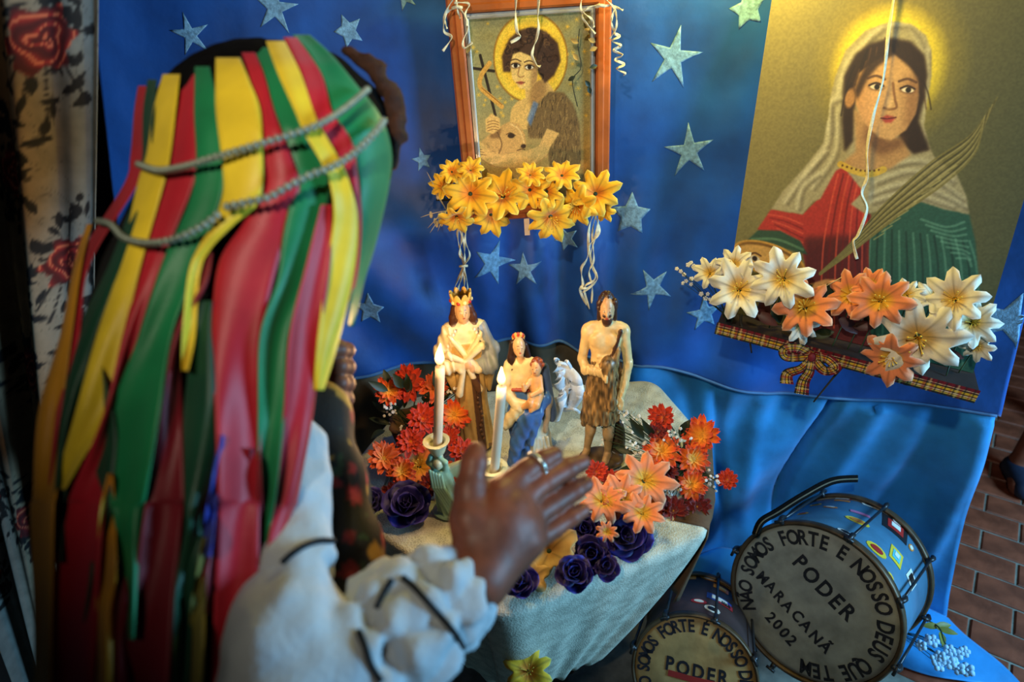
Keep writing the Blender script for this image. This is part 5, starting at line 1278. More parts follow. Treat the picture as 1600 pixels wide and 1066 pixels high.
def drum(px, py, Z, ang, ta, tb_, R_px, L, base_img, ring_txt, ring_a0, ring_step, words, shell_mat, head_mat, hoop_mat, label, stickers, nlug, zoomc, zs, hring, extra=None, xtra_rot=0):
    c = atz(px, py, Z); v = c-CAM; dep = v@_fw; v = v/np.linalg.norm(v)
    t = CR*ta+CU*tb_; t = t-v*(t@v); t /= np.linalg.norm(t); rd = v*math.cos(ang)+t*math.sin(ang)
    Zx = -rd; X = CR*base_img[0]-CU*base_img[1]; X = X-Zx*(X@Zx); X /= np.linalg.norm(X); Y = np.cross(Zx, X)
    R = R_px*dep/FOC
    o = empty('drum', c, label, 'drum')
    Rm = np.stack([X, Y, Zx], 1)
    def w_(V): return np.asarray(V)@Rm.T+c
    def add(name, VF, mat, par=None, col=None, smooth=True): return obj(name, w_(VF[0]), VF[1], mat, par or o, smooth, col)
    add('shell', lathe([(R*.97, -.002), (R*.985, -.004), (R*.985, -L+.004), (R*.97, -L+.002)], 64), shell_mat)
    add('drum_head', lathe([(.001, .0015), (R*.5, .0015), (R*.93, .001), (R*.99, -.002), (R*1.0, -.012)], 64), head_mat)
    add('rear_head', lathe([(R*1.0, -L+.012), (R*.99, -L+.002), (R*.5, -L), (.001, -L)], 48), head_mat)
    hoop = lambda z: lathe([(R*1.0, z-.016), (R*1.045, z-.016), (R*1.05, z-.010), (R*1.05, z+.004), (R*1.03, z+.008), (R*1.0, z+.006), (R*1.0, z-.016)], 64, False)
    h1 = add('hoop', hoop(0), hoop_mat); h2 = add('hoop', hoop(-L+.01), hoop_mat)
    m_rod = M('tension rod', S(58, 58, 60), .4, .2, 40, metal=.7)
    for k in range(nlug):
        a = k*2*PI/nlug+.25+xtra_rot; ca, sa = math.cos(a), math.sin(a); e_ = np.array([ca, sa, 0])
        ro = add('tension_rod', tube(np.array([e_*R*1.075+np.array([0, 0, .022]), e_*R*1.075+np.array([0, 0, -L+.002])]), .0034, 8), m_rod)
        for z in (.0, -L+.008):
            f1 = np.array([e_*R*1.03+np.array([0, 0, z+.008]), e_*R*1.075+np.array([0, 0, z+.012]), e_*R*1.10+np.array([0, 0, z-.002]), e_*R*1.08+np.array([0, 0, z-.016])])
            add('claw', tube(catmull(f1, 8), .006, 7), m_rod, ro)
        q = np.array([-sa, ca, 0]); add('wing_nut', tube(np.array([e_*R*1.075-q*.011+np.array([0, 0, .022]), e_*R*1.075+q*.011+np.array([0, 0, .022])]), .0038, 7), m_rod, ro)
    def loc_img(u, v_):   # zoom coordinate offset -> head plane
        dx, dy = (u-zoomc[0])*zs, (v_-zoomc[1])*zs; wv = (CR*dx-CU*dy)*dep/FOC; q = np.linalg.solve(np.stack([[X@CR, Y@CR], [X@CU, Y@CU]]), np.array([wv@CR, wv@CU])); return q
    lift = np.array([0, 0, .0026])
    ia = math.atan2(base_img[1], base_img[0])
    for VF in ring_words(ring_txt, R*.845, ring_a0+ia, ring_step, hring): add('lettering', (VF[0]+lift, VF[1]), m_ink, smooth=False)
    for txt, u, v_, h in words: VF = word_flat(txt, h, loc_img(u, v_)); add('lettering', (VF[0]+lift, VF[1]), m_ink, smooth=False)
    # stickers, found on the shell where the photo shows them
    th = np.linspace(0, 2*PI, 361); hh = np.linspace(-L*.95, -.03, 60); TH, HH = np.meshgrid(th, hh)
    PW = w_(np.stack([R*.986*np.cos(TH), R*.986*np.sin(TH), HH], -1).reshape(-1, 3)); NW = np.stack([np.cos(TH), np.sin(TH), 0*TH], -1).reshape(-1, 3)@Rm.T
    q = PW-CAM; dd = q@_fw; PX, PY = 800+FOC*(q@CR)/dd, 533-FOC*(q@CU)/dd; vis = (NW*(-q)).sum(1) > 0
    for (sx, sy, wd, ht, rot, cols, shape) in stickers:
        wd, ht = wd*1.3, ht*1.3
        e2 = (PX-sx)**2+(PY-sy)**2+np.where(vis, 0, 1e9); i = int(np.argmin(e2)); t0, h0 = TH.ravel()[i], HH.ravel()[i]
        def patch(wd, ht, lift_, dx=0, dy=0, ell_=False, n=12):
            s = np.linspace(-.5, .5, 8) if not ell_ else None
            if ell_: P2 = np.array([(0, 0)]+[(.5*math.cos(2*PI*k/n), .5*math.sin(2*PI*k/n)) for k in range(n)]); F = [(0, 1+k, 1+(k+1) % n) for k in range(n)]
            else: gx, gy = np.meshgrid(s, s); P2 = np.stack([gx.ravel(), gy.ravel()], 1); F = [tuple(f) for f in gridF(8, 8)]
            P2 = P2*np.array([wd, ht])+np.array([dx, dy]); ca, sa = math.cos(rot), math.sin(rot); A = P2[:, 0]*ca-P2[:, 1]*sa; B = P2[:, 0]*sa+P2[:, 1]*ca
            r_ = R*.985+lift_; tt = t0+A/r_; V = np.stack([r_*np.cos(tt), r_*np.sin(tt), h0+B], 1); V2 = V.copy(); V2[:, :2] *= (r_-.0007)/r_
            k = len(V); return np.concatenate([V, V2]), F+[tuple(i+k for i in f[::-1]) for f in F]
        st = add('sticker', patch(wd, ht, .0012, ell_=(shape == 'e')), M('sticker %d %d %d' % cols[0], S(*cols[0]), .4, .1, 50), None, None, False)
        if len(cols) > 1:
            add('print', patch(wd*.62, ht*.6, .0022, ell_=(shape != 'b')), M('sticker %d %d %d' % cols[1], S(*cols[1]), .4, .1, 50), st, None, False)
        if len(cols) > 2:
            add('print', patch(wd*.35, ht*.3, .0032, 0, -ht*.05, ell_=(shape == 'e')), M('sticker %d %d %d' % cols[2], S(*cols[2]), .4, .1, 50), st, None, False)
    if extra: extra(o, add, R, L, w_, Rm, c)
    return o
m_shell = M('blue grey drum shell', S(70, 118, 146), .4, .22, 12, .05, coat=.2)
m_shell2 = M('dark drum shell', S(58, 44, 44), .5, .5, 9, .05)
m_skin1 = M('grey drum skin', S(148, 150, 142), .6, .28, 22, .15, 70)
m_skin2 = M('tan drum skin', S(166, 134, 84), .6, .28, 22, .15, 70)
m_hoop = M('worn brass hoop', S(84, 66, 46), .45, .4, 30, metal=.4)
YE, WH_, RE, OR, BK, PK, TQ = (222, 190, 50), (220, 220, 210), (170, 40, 34), (214, 130, 40), (30, 28, 30), (190, 110, 150), (90, 190, 200)
def zq(u, v): return (960+.4*u, 720+.4*v)
stk = []
for u, v, wd, ht, rot, cols, sh in [(950, 238, .045, .026, .2, (YE, OR), 'e'), (905, 282, .032, .016, 0, (WH_, BK), 'e'), (1025, 146, .034, .010, .2, (WH_,), 'b'), (1000, 172, .030, .010, .2, (WH_, BK), 'e'), (845, 182, .028, .012, 0, (OR, WH_), 'e'), (785, 173, .026, .012, 0, (YE, BK), 'e'), (960, 206, .036, .012, .3, (PK,), 'b'),
        (1097, 262, .055, .062, .25, (BK, RE, WH_), 'b'), (1025, 347, .042, .034, .4, (YE, RE), 'e'), (1100, 372, .030, .05, .2, (YE, TQ, WH_), 'b'), (1068, 462, .022, .032, .2, (YE, OR), 'e'), (1158, 340, .014, .024, 0, (OR, WH_), 'e'), (1125, 215, .014, .04, .6, (WH_,), 'b'), (1160, 465, .030, .04, 0, (WH_, BK), 'b'), (912, 106, .024, .010, 0, (RE, WH_), 'e'), (890, 156, .030, .008, .1, (OR,), 'b'), (890, 130, .026, .008, .1, (WH_,), 'b'), (735, 206, .024, .014, 0, (YE, RE), 'e'), (1005, 378, .022, .02, .3, (OR, YE), 'e'), (1095, 570, .012, .03, 0, (RE,), 'b')]:
    stk.append((*zq(u, v), wd, ht, rot, cols, sh))
def strap(o, add, R, L, w_, Rm, c):
    P = catmull([at(*q) for q in ((1340, 748, 1.62), (1300, 752, 1.60), (1255, 775, 1.575), (1215, 800, 1.56), (1190, 815, 1.545), (1180, 835, 1.53))], 40)
    m_st = M('black webbing strap', S(10, 9, 9), .95, .4, 90, .3, spec=.1)
    s_ = obj('strap', *strip(P, .018, -_fw, 1.2, .003), m_st, o)
    obj('stitching', *strip(P+(-_fw)*.003, .003, -_fw, 1.2, .001), M('pale stitching', S(90, 84, 66), .8), s_)
drum(1267, 944, .335, .5, 1, 1, 123, .32, (.855, .52), 'NÃO SOMOS FORTE E NOSSO DEUS QUE TEM', math.radians(206), math.radians(8.75), [('PODER', 805, 485, .040), ('MARACANÃ', 722, 610, .030), ('2002', 690, 693, .031)], m_shell, m_skin1, m_hoop, 'large blue drum with grey head lettered PODER MARACANÃ 2002', stk, 8, (768, 560), .4, .038, strap)
stk2 = [(*zq(u, v), wd, ht, 0, cols, sh) for u, v, wd, ht, cols, sh in [(375, 448, .036, .022, (OR, WH_), 'e'), (418, 500, .032, .020, (OR, YE), 'b'), (330, 550, .030, .022, (RE, WH_), 'e'), (383, 580, .030, .030, (WH_, BK), 'e'), (435, 565, .03, .02, (RE, BK), 'b'), (410, 545, .05, .03, ((40, 70, 150), WH_), 'b'), (300, 455, .02, .03, (OR,), 'b')]]
def stroke(o, add, R, L, w_, Rm, c):
    V, F = strip(np.array([(-R*.42, -R*.05, .003), (0, -R*.06, .003), (R*.42, -R*.05, .003)]), .014, (0, 0, 1), 0, .0008); add('underline', (V, F), M('red paint', S(150, 40, 34), .6), smooth=False)
drum(1084, 1056, .26, .45, .12, 1, 92, .30, (.995, .10), 'NÃO SOMOS FORTE É NOSSO DEUS QUE TEM', math.radians(213), math.radians(8.9), [('PODER', 320, 812, .034)], m_shell2, m_skin2, m_hoop, 'smaller drum with tan head lettered PODER at the bottom edge', stk2, 8, (305, 832), .4, .031, stroke, .3)

# small blue flowers at the lower right
bp0 = atz(1395, 985, .03)
o = blossoms('blue_flower_sprig', [atz(1260+u*.475, 560+v*.475, z) for u, v, z in ((378, 945, .11), (415, 930, .12), (405, 925, .115), (440, 980, .11), (470, 960, .12), (455, 990, .10), (490, 975, .11), (435, 1010, .09), (520, 965, .12), (500, 1020, .09), (530, 1025, .08), (470, 1000, .1), (425, 990, .10))], bp0, .017, m_bblue, 'pale blue blossom sprig lying on the cloth right of the large drum')
for u, v, u2, v2 in ((380, 880, 420, 880), (420, 880, 500, 875), (430, 890, 480, 900), (440, 900, 455, 940)):
    a, b_ = atz(1260+u*.475, 560+v*.475, .10), atz(1260+u2*.475, 560+v2*.475, .11); leaf('leaf', a, b_-a, (0, -.5, 1), .045, .018, M('olive leaf', S(120, 122, 50), .5, .3), o)
obj('branch', *tube(catmull([bp0, atz(1260+345*.475, 560+850*.475, .09), atz(1260+430*.475, 560+880*.475, .11), atz(1260+455*.475, 560+935*.475, .11), atz(1260+500*.475, 560+1010*.475, .09)], 20), .002, 6), m_stem, o)

# ------------------------------------------------------------------ person in front of the altar
SK = lambda P: np.array([120, 66, 46])*(1+.14*vnoise(P*45, 1)+.08*vnoise(P*160, 2))[:, None]
pe_base = np.array([-.33, .46, 0])
pe = empty('person', pe_base, 'person in white shirt and floral vest wearing a ribboned hat, hand raised', 'person')
m_skinp = M('brown skin', 'Col', .5, .1, 40, .08, 120, sss=.1)
HDc = at(425, 240, .715)
# hands and forearms, finely meshed
hs = Sdf(.0022)
Wr = at(744, 903, .605); FA = at(590, 1010, .55); EL = at(440, 1130, .50)
hs.chain([EL, FA, at(690, 942, .588), Wr], [.030, .026, .0235, .0245], .015, SK)
kn = {'i': (778, 768, .640), 'm': (803, 787, .642), 'r': (821, 815, .643), 'p': (829, 849, .640)}
fing = {'i': [(822, 737, .662), (848, 720, .675), (866, 711, .684)], 'm': [(853, 752, .670), (888, 732, .688), (909, 723, .700)], 'r': [(866, 786, .672), (898, 766, .688), (915, 757, .700)], 'p': [(866, 825, .664), (893, 808, .676), (910, 798, .686)]}
fr_ = {'i': (.0125, .0118, .0108, .0092), 'm': (.0125, .012, .011, .0095), 'r': (.012, .0115, .0106, .0092), 'p': (.011, .0103, .0095, .0082)}
for k in 'imrp':
    K = at(*kn[k]); hs.cap(Wr, K, .019, .0135, .022, SK)
    hs.chain([K]+[at(*q) for q in fing[k]], fr_[k], .004, SK)
    hs.cap(at(*(np.array([744, 903, .600])*.65+np.array(kn[k])*.35)), at(kn[k][0], kn[k][1], kn[k][2]-.0155), .0034, .0044, .007, SK); hs.ell(at(kn[k][0]+2, kn[k][1]-1, kn[k][2]-.008), (.0085, .0085, .0085), .008, SK)
hs.ell(at(778, 838, .632), (.034, .026, .038), .02, SK)
hs.chain([at(742, 868, .612), at(733, 812, .618), at(733, 765, .628), at(741, 722, .636), at(744, 704, .640)], [.020, .0175, .0135, .0115, .009], .010, SK)
# left hand, fingers curled, beside the hat ribbons
LP = at(505, 592, .765)
hs.ell(LP, (.034, .022, .04), .01, SK)
for i, (yy, r) in enumerate(((548, .0105), (574, .011), (600, .011), (624, .0095))):
    hs.chain([at(505, yy+4, .755), at(530, yy-2, .745), at(541, yy, .757), at(532, yy+3, .772)], [r*1.05, r, r*.95, r*.85], .003, SK)
hs.chain([at(500, 560, .745), at(508, 545, .735), at(516, 533, .742)], [.014, .0115, .009], .008, SK)
LW_ = LP+np.array([-.06, .06, -.05]); LE = np.array([-.47, .76, 1.12]); hs.chain([LP, LW_, LE], [.022, .024, .034], .015, SK)
hV, hF, hC = hs.run()
# body and head, coarser
bs = Sdf(.0065)
SP = [np.array(q) for q in ((-.325, .615, 1.30), (-.32, .59, 1.16), (-.33, .55, 1.0), (-.34, .50, .88))]
ND = np.array([-.285, .66, 1.41])
bs.chain([SP[0], ND, HDc+np.array([0, -.02, -.07])], [.06, .052, .05], .03, SK)
hsd = np.array([.42, .85, -.30]); hsd /= np.linalg.norm(hsd); hr = np.cross(hsd, (0, 0, 1)); hr /= np.linalg.norm(hr); hu = np.cross(hr, hsd)
HR = np.stack([hr, hsd, hu], 1)
def hp(x, y, z): return HDc+np.array([0, 0, -.02])+hr*x+hsd*y+hu*z
bs.ell(hp(0, 0, .0), (.076, .096, .112), .02, SK, R=HR); bs.ell(hp(0, .035, -.06), (.055, .055, .06), .03, SK, R=HR)
bs.cap(hp(0, .096, .02), hp(0, .112, -.022), .010, .014, .012, SK)
for s in (-1, 1):
    bs.ell(hp(s*.034, .09, .012), (.017, .010, .011), .006, SK); bs.cap(hp(s*.018, .098, .034), hp(s*.05, .088, .032), .006, .005, .01, SK); bs.ell(hp(s*.077, -.004, 0), (.010, .018, .030), .006, SK, R=HR)
    bs.paint(Sdf.f_ell(hp(s*.034, .10, .010), (.013, .02, .008)), (226, 214, 196)); bs.paint(Sdf.f_ell(hp(s*.034, .10, .010), (.006, .03, .007)), (24, 16, 12)); bs.paint(Sdf.f_cap(hp(s*.016, .10, .036), hp(s*.052, .09, .034), .006, .005), (20, 14, 12))
bs.ell(hp(0, .098, -.056), (.022, .012, .008), .006, (126, 52, 44)); bs.paint(Sdf.f_ell(hp(0, .105, -.056), (.026, .02, .010)), (126, 52, 44))
bs.chain(SP, [.08, .10, .105, .12], .05, SK)
SHr, SHl = np.array([-.225, .555, 1.27]), np.array([-.45, .60, 1.28])
SHi = np.array([-.29, .575, 1.27]); bs.cap(SHl, SHi, .045, .04, .04, SK); bs.chain([SHi, at(455, 760, .63), EL+np.array([0, .01, 0]), FA], [.03, .022, .03, .026], .02, SK); bs.chain([SHl, LE, LW_], [.05, .04, .026], .02, SK)
for s, fx, fy in ((-1, -.43, .44), (1, -.25, .50)):
    bs.chain([(-.34+s*.075, .48, .88), (-.34+s*.08, .50, .50), (fx, fy, .09)], [.10, .065, .042], .03, SK); bs.chain([(fx, fy-.03, .045), (fx+.01, fy+.13, .03)], [.042, .030], .02, SK)
bV, bF, bC = bs.run()
V = np.concatenate([hV, bV]); F = np.concatenate([hF, bF+len(hV)])
obj('body', V, F, m_skinp, pe, col=np.concatenate([hC, bC]))
# ring on the index finger
a, b_ = at(*kn['i']), at(*fing['i'][0]); ax_ = b_-a; ax_ /= np.linalg.norm(ax_); n1 = np.cross(ax_, (0, 0, 1)); n1 /= np.linalg.norm(n1); n2 = np.cross(ax_, n1)
c0 = at(838, 727, .670); tt = np.linspace(0, 2*PI, 24)
obj('ring', *tube(np.array([c0+.0128*(n1*math.cos(t)+n2*math.sin(t)) for t in tt]), .0026, 8), M('silver ring', S(210, 214, 206), .25, .1, metal=.8), pe)
# shirt: torso, sleeves and ruffled cuff
m_shirt = M('white cotton shirt', S(182, 190, 196), .75, .12, 14, .3, 160)
ss = Sdf(.0048)
ss.chain(SP, [.088, .11, .115, .13], .05); ss.cap(SHl, SHr+np.array([-.06, .01, 0]), .05, .045, .05)
ss.chain([at(462, 700, .640), at(458, 790, .610), at(452, 880, .570), at(448, 1000, .525), at(440, 1110, .50)], [.030, .033, .036, .042, .05], .02)
ss.chain([at(440, 1110, .50), at(525, 1062, .525), at(590, 1015, .550), at(628, 985, .566)], [.05, .046, .046, .047], .025)
ss.chain([at(626, 987, .566), at(668, 958, .582), at(692, 941, .590)], [.046, .047, .043], .02)
ss.chain([SHl, LE, LW_+np.array([-.03, .0, -.03])], [.06, .055, .045], .02)
cuA, cuB = at(690, 942, .590), at(714, 924, .597)
ax2 = cuB-cuA; ax2 /= np.linalg.norm(ax2)
ss.cap(cuB+ax2*.006, cuB+ax2*.10, .027, .029, .004, None, True)
_ca, _cb = at(545, 1045, .53), at(704, 930, .595); _cx = _cb-_ca; _cl = np.linalg.norm(_cx); _cx = _cx/_cl; _c1 = np.cross(_cx, (0, 0, 1)); _c1 /= np.linalg.norm(_c1); _c2 = np.cross(_cx, _c1)
def wr_(P):
    q = P-_ca; s_ = q@_cx/_cl; ph = np.arctan2(q@_c2, q@_c1); rr = np.linalg.norm(q-(q@_cx)[:, None]*_cx, axis=1)
    wgt = np.clip((s_+.05)*4, 0, 1)*(s_ < 1.3)*(rr < .09)
    ple = np.abs(np.sin(ph*4.5+1.5*vnoise(np.c_[s_*3, ph, ph*0], 3)+s_*2))**.7
    band = np.exp(-((s_-.22)/.06)**2)+np.exp(-((s_-.80)/.05)**2)
    return wgt*(.011*(1-ple)+.010*band-.006)+.006*wgt*vnoise(P*60, 8)+.006*vnoise(P*24, 4)+.004*vnoise(P*52, 5)
sV, sF, _ = ss.run(wr_)
sh_o = obj('shirt', sV, sF, m_shirt, pe)
from mathutils.bvhtree import BVHTree
bvh = BVHTree.FromPolygons([tuple(v) for v in sV], [tuple(int(i) for i in f) for f in sF])
def hit(px, py, off=.002):
    v = ray(px, py); v = v/np.linalg.norm(v); h = bvh.ray_cast(Vector(CAM), Vector(v))
    return None if h[0] is None else np.array(h[0])-v*off
m_trim = M('black trim', S(14, 18, 22), .8)
for pts in (((440, 880), (455, 866), (475, 853), (500, 845), (525, 846)), ((628, 902), (645, 916), (665, 938), (690, 966), (712, 992), (724, 1014)), ((560, 985), (570, 1010), (580, 1040), (596, 1066)), ((612, 905), (600, 925), (588, 950))):
    P = [hit(*q) for q in catmull(pts, 16)]; P = np.array([p for p in P if p is not None])
    if len(P) > 3: obj('trim', *tube(P, .0028, 7), m_trim, sh_o)
# floral vest
def vest_c(P):
    c = np.tile(np.array([16., 13, 14]), (len(P), 1)); n = vnoise(P*46, 11); m = n > .36; c[m] = (130, 30, 34); m = n > .62; c[m] = (176, 60, 62)
    n2 = vnoise(P*44+5, 12); m = n2 > .5; c[m] = (172, 124, 44); n3 = vnoise(P*80, 13); m = (n3 > .6) & (n < .2); c[m] = (40, 62, 40); return c
ve = Sdf(.005)
ve.chain(SP[:3], [.094, .118, .124], .05, vest_c); ve.chain([at(512, 630, .715), at(530, 740, .69), at(548, 860, .66), at(540, 1000, .63)], [.016, .024, .030, .04], .02, vest_c)
ve.cap(SHl+np.array([.02, .02, 0]), SHr+np.array([-.02, .03, 0]), .05, .05, .04, vest_c)
vV, vF, vC = ve.run(lambda P: .003*vnoise(P*30, 4)); obj('vest', vV, vF, M('floral vest', 'Col', .7, .2, 60, .2), pe, col=vC)
# dark trousers
tr = Sdf(.008)
for s, fx, fy in ((-1, -.43, .44), (1, -.25, .50)): tr.chain([(-.34+s*.075, .48, .88), (-.34+s*.08, .50, .50), (fx, fy, .12)], [.125, .09, .075], .03)
tr.cap(SP[2]-np.array([0, 0, .02]), SP[3], .135, .14, .04); tV, tF, _ = tr.run(lambda P: .006*vnoise(P*14, 4)); obj('trousers', tV, tF, M('dark trousers', S(30, 32, 40), .85, .2), pe)
for s, fx, fy in ((-1, -.43, .44), (1, -.25, .50)):
    so = Sdf(.006); so.chain([(fx, fy-.04, .05), (fx+.01, fy+.15, .038)], [.050, .038], .02); so.cap((fx, fy-.03, .05), (fx, fy-.02, .11), .046, .044, .02); q, f, _ = so.run(); q[:, 2] = np.maximum(q[:, 2], .0015); obj('shoe', q, f, M('black shoe', S(24, 22, 22), .5), pe)

# ---- hat with ribbons, bead strings and made-up dark veil
hat = empty('ribbon_hat', HDc+np.array([0, 0, .02]), 'dark hat trailing red, yellow and green satin ribbons and bead strings', 'hat')
ha = Sdf(.005); hc_ = at(428, 228, .724)
ha.ell(hc_, (.136, .124, .110), .01)
q, f, _ = ha.run(lambda P: .003*vnoise(P*60, 3)); obj('crown', q, f, M('black plush', S(7, 6, 6), .95, .4, 60, .5, 150, spec=.1), hat)
m_fur = M('brown fur trim', S(60, 34, 22), .9, .4, 60, .6, 200)
fu = Sdf(.004); fu.chain([at(540, 78, .72), at(584, 104, .715), at(612, 150, .715), at(622, 205, .715), at(614, 258, .72)], [.006, .009, .010, .009, .006], .01); q, f, _ = fu.run(lambda P: .005*vnoise(P*110, 3)); obj('fur_trim', q, f, m_fur, hat)
_by = [0, 50, 70, 100, 140, 200, 300, 350, 500, 800, 1200]; _bd = [.72, .675, .645, .612, .588, .568, .562, .562, .552, .525, .488]
_ey = [0, 100, 200, 300, 413, 524, 650, 800, 980, 1200]; _ec = [420, 422, 422, 397, 347, 312, 277, 252, 237, 225]; _eh = [205, 210, 222, 225, 235, 235, 225, 212, 200, 195]
def rdep(x, y, off=0.):
    x = np.asarray(x, float); y = np.asarray(y, float)
    t = np.clip((x-np.interp(y, _ey, _ec))/np.interp(y, _ey, _eh), -.999, .999)
    k = np.interp(y, [0, 300, 500, 1200], [.135, .125, .09, .07])
    # hat is rounder at the top left and right
    return np.interp(y, _by, _bd)+k*(1-np.sqrt(1-.985*t*t))+off
def W3(x, y, d): return CAM+(_fw[None]+CR[None]*((x-800)/FOC)[..., None]-CU[None]*((y-533)/FOC)[..., None]).reshape(x.shape+(3,))*d[..., None]
# dark veil made up for shade and dark clothes between the ribbons
yy = np.linspace(200, 1180, 90); tt = np.linspace(-.95, .95, 50); Yg, Tg = np.meshgrid(yy, tt, indexing='ij')
Xg = np.interp(Yg, _ey, _ec)+Tg*np.interp(Yg, _ey, _eh)*np.interp(Yg, [200, 300, 480, 700, 1180], [.80, .86, .84, .80, .80])
vV = W3(Xg, Yg, rdep(Xg, Yg, .018)+.004*np.sin(Xg*.12)).reshape(-1, 3)
vo = obj('drape', vV, gridF(90, 50), M('black gap shade', S(10, 12, 11), .8, .3), hat); sd = vo.modifiers.new('t', 'SOLIDIFY'); sd.thickness = .0015
SAT = {}
def satin(n, c):
    if n not in SAT: SAT[n] = M('satin '+n, S(*c), .5, .22, 12, .2, 26, sheen=.15, spec=.4)
    return SAT[n]
YL, RD, GR, DG, MR, GD, BL_2, OL = ('yellow', (226, 194, 40)), ('red', (178, 22, 40)), ('green', (14, 120, 70)), ('dark green', (10, 64, 42)), ('maroon', (122, 16, 32)), ('gold', (204, 140, 30)), ('blue', (50, 60, 150)), ('olive', (120, 112, 50))
RIB = [
 (RD, [(222, 134, 6), (218, 173, 8), (213, 245, 9), (203, 290, 10), (130, 413, 10), (113, 524, 11), (95, 648, 8), (80, 760, 5)], 0),
 (DG, [(238, 124, 7), (233, 173, 9), (229, 245, 7), (224, 290, 8), (182, 413, 11), (134, 524, 15), (109, 648, 13), (94, 771, 9), (88, 880, 8)], 1),
 (YL, [(268, 116, 13), (257, 173, 17), (248, 240, 18), (235, 290, 20), (204, 413, 16), (173, 524, 21), (142, 648, 24), (112, 720, 15), (94, 765, 8)], 2),
 (RD, [(296, 112, 9), (289, 173, 15), (287, 240, 19), (279, 290, 22), (237, 413, 15), (204, 524, 12), (175, 648, 13), (138, 771, 26), (133, 805, 27), (110, 980, 40), (100, 1180, 42)], 1),
 (GD, [(140, 350, 4), (122, 413, 6), (103, 524, 9), (78, 648, 18), (70, 771, 18), (66, 805, 18), (68, 980, 14), (66, 1180, 14)], 3),
 (GR, [(316, 104, 11), (322, 173, 18), (326, 290, 22), (281, 413, 27), (243, 524, 25), (212, 648, 36), (200, 771, 28), (200, 805, 22), (203, 900, 12), (205, 1000, 6)], 2),
 (GD, [(172, 740, 4), (168, 805, 12), (166, 900, 15), (163, 980, 14), (160, 1180, 14)], 2),
 (MR, [(190, 870, 6), (186, 980, 13), (184, 1180, 16)], 1),
 (YL, [(356, 90, 18), (364, 130, 26), (372, 173, 33), (378, 240, 31), (380, 290, 29), (372, 322, 27), (350, 350, 16), (318, 390, 10), (303, 430, 9), (295, 524, 10), (289, 580, 5)], 3),
 (RD, [(388, 82, 10), (402, 120, 11), (415, 173, 13), (432, 245, 22), (442, 290, 25), (418, 350, 36), (388, 413, 44), (370, 524, 37), (372, 648, 34), (374, 771, 32), (373, 805, 31), (368, 980, 33), (362, 1180, 34)], 2),
 (GR, [(412, 74, 14), (432, 120, 19), (447, 173, 20), (470, 235, 24), (486, 290, 28), (470, 370, 27), (458, 440, 24), (429, 524, 22), (424, 648, 20), (417, 771, 14), (412, 830, 9), (404, 920, 6)], 1),
 (YL, [(430, 64, 14), (452, 115, 17), (475, 173, 14), (492, 210, 15), (518, 255, 15), (532, 290, 15), (540, 340, 18), (533, 413, 21), (514, 524, 17), (498, 610, 8)], 4),
 (RD, [(453, 58, 10), (486, 115, 15), (502, 173, 16), (528, 220, 20), (546, 270, 12), (556, 340, 9), (553, 413, 8), (545, 470, 5)], 2),
 (RD, [(510, 320, 8), (497, 413, 18), (477, 524, 24), (466, 648, 22), (446, 771, 20), (444, 805, 18), (426, 900, 15), (412, 980, 10), (402, 1080, 8)], 3),
 (GR, [(470, 54, 13), (500, 84, 16), (530, 130, 24), (556, 180, 36), (578, 235, 32), (584, 290, 23), (572, 380, 15), (560, 440, 9), (548, 510, 5)], 1),
 (DG, [(322, 470, 8), (318, 524, 14), (312, 648, 24), (310, 771, 21), (303, 830, 14), (290, 900, 14), (285, 980, 13), (278, 1180, 13)], 2),
 (MR, [(328, 380, 6), (318, 440, 8), (278, 524, 9), (264, 648, 20), (258, 771, 28), (255, 805, 29), (235, 980, 33), (222, 1180, 35)], 1),
 (BL_2, [(346, 680, 5), (336, 760, 7), (329, 805, 8), (324, 870, 6)], 4),
 (OL, [(322, 840, 5), (313, 910, 9), (308, 980, 12), (300, 1180, 13)], 2),
 (MR, [(340, 560, 6), (338, 650, 14), (335, 771, 14), (330, 860, 12), (326, 960, 10)], 0),
 (MR, [(398, 700, 8), (396, 800, 14), (392, 900, 14), (386, 1000, 16), (382, 1180, 16)], 0),
 (DG, [(150, 560, 6), (168, 700, 18), (160, 800, 14), (150, 900, 10), (140, 1000, 12), (132, 1180, 12)], 0)]
for ri, (cn, pts, lay) in enumerate(RIB):
    n = len(pts)*8; Q = catmull(np.array(pts, float), n); m = 9; t = np.linspace(-1, 1, m)
    X = Q[:, :1]+t[None]*Q[:, 2:3]*1.06; Y = np.repeat(Q[:, 1:2], m, 1)
    s = np.linspace(0, 1, n)[:, None]
    low = np.clip((Y-330)/300, 0, 1)
    D = rdep(X, Y, -.0035*lay)+.0035*np.sin(t[None]*2.2+ri+6*s)*(.5+low)+.006*low*np.sin(5*s*PI+ri*1.7)*t[None]
    D = D+.003*np.sin(s*22+ri*2)*(1-low)*.5
    # gathered under the bead strings
    V = W3(X, Y, D).reshape(-1, 3); V2 = W3(X, Y, D+.0009).reshape(-1, 3); f = [tuple(q) for q in gridF(n, m)]; k = n*m
    rim = [i for i in range(m)]+[i*m+m-1 for i in range(1, n)]+[(n-1)*m+i for i in range(m-2, -1, -1)]+[i*m for i in range(n-2, 0, -1)]
    ro = obj('ribbon', np.concatenate([V, V2]), f+[tuple(i+k for i in q[::-1]) for q in f]+[(rim[i], rim[i-1], rim[i-1]+k, rim[i]+k) for i in range(len(rim))], satin(*cn), hat)
    ro['label'] = cn[0]+' satin ribbon'
m_bead = M('silver beads', S(140, 150, 136), .35, .15, 80, metal=.4)
def z1(*p): return [(.4128*a, .4128*b) for a, b in p]
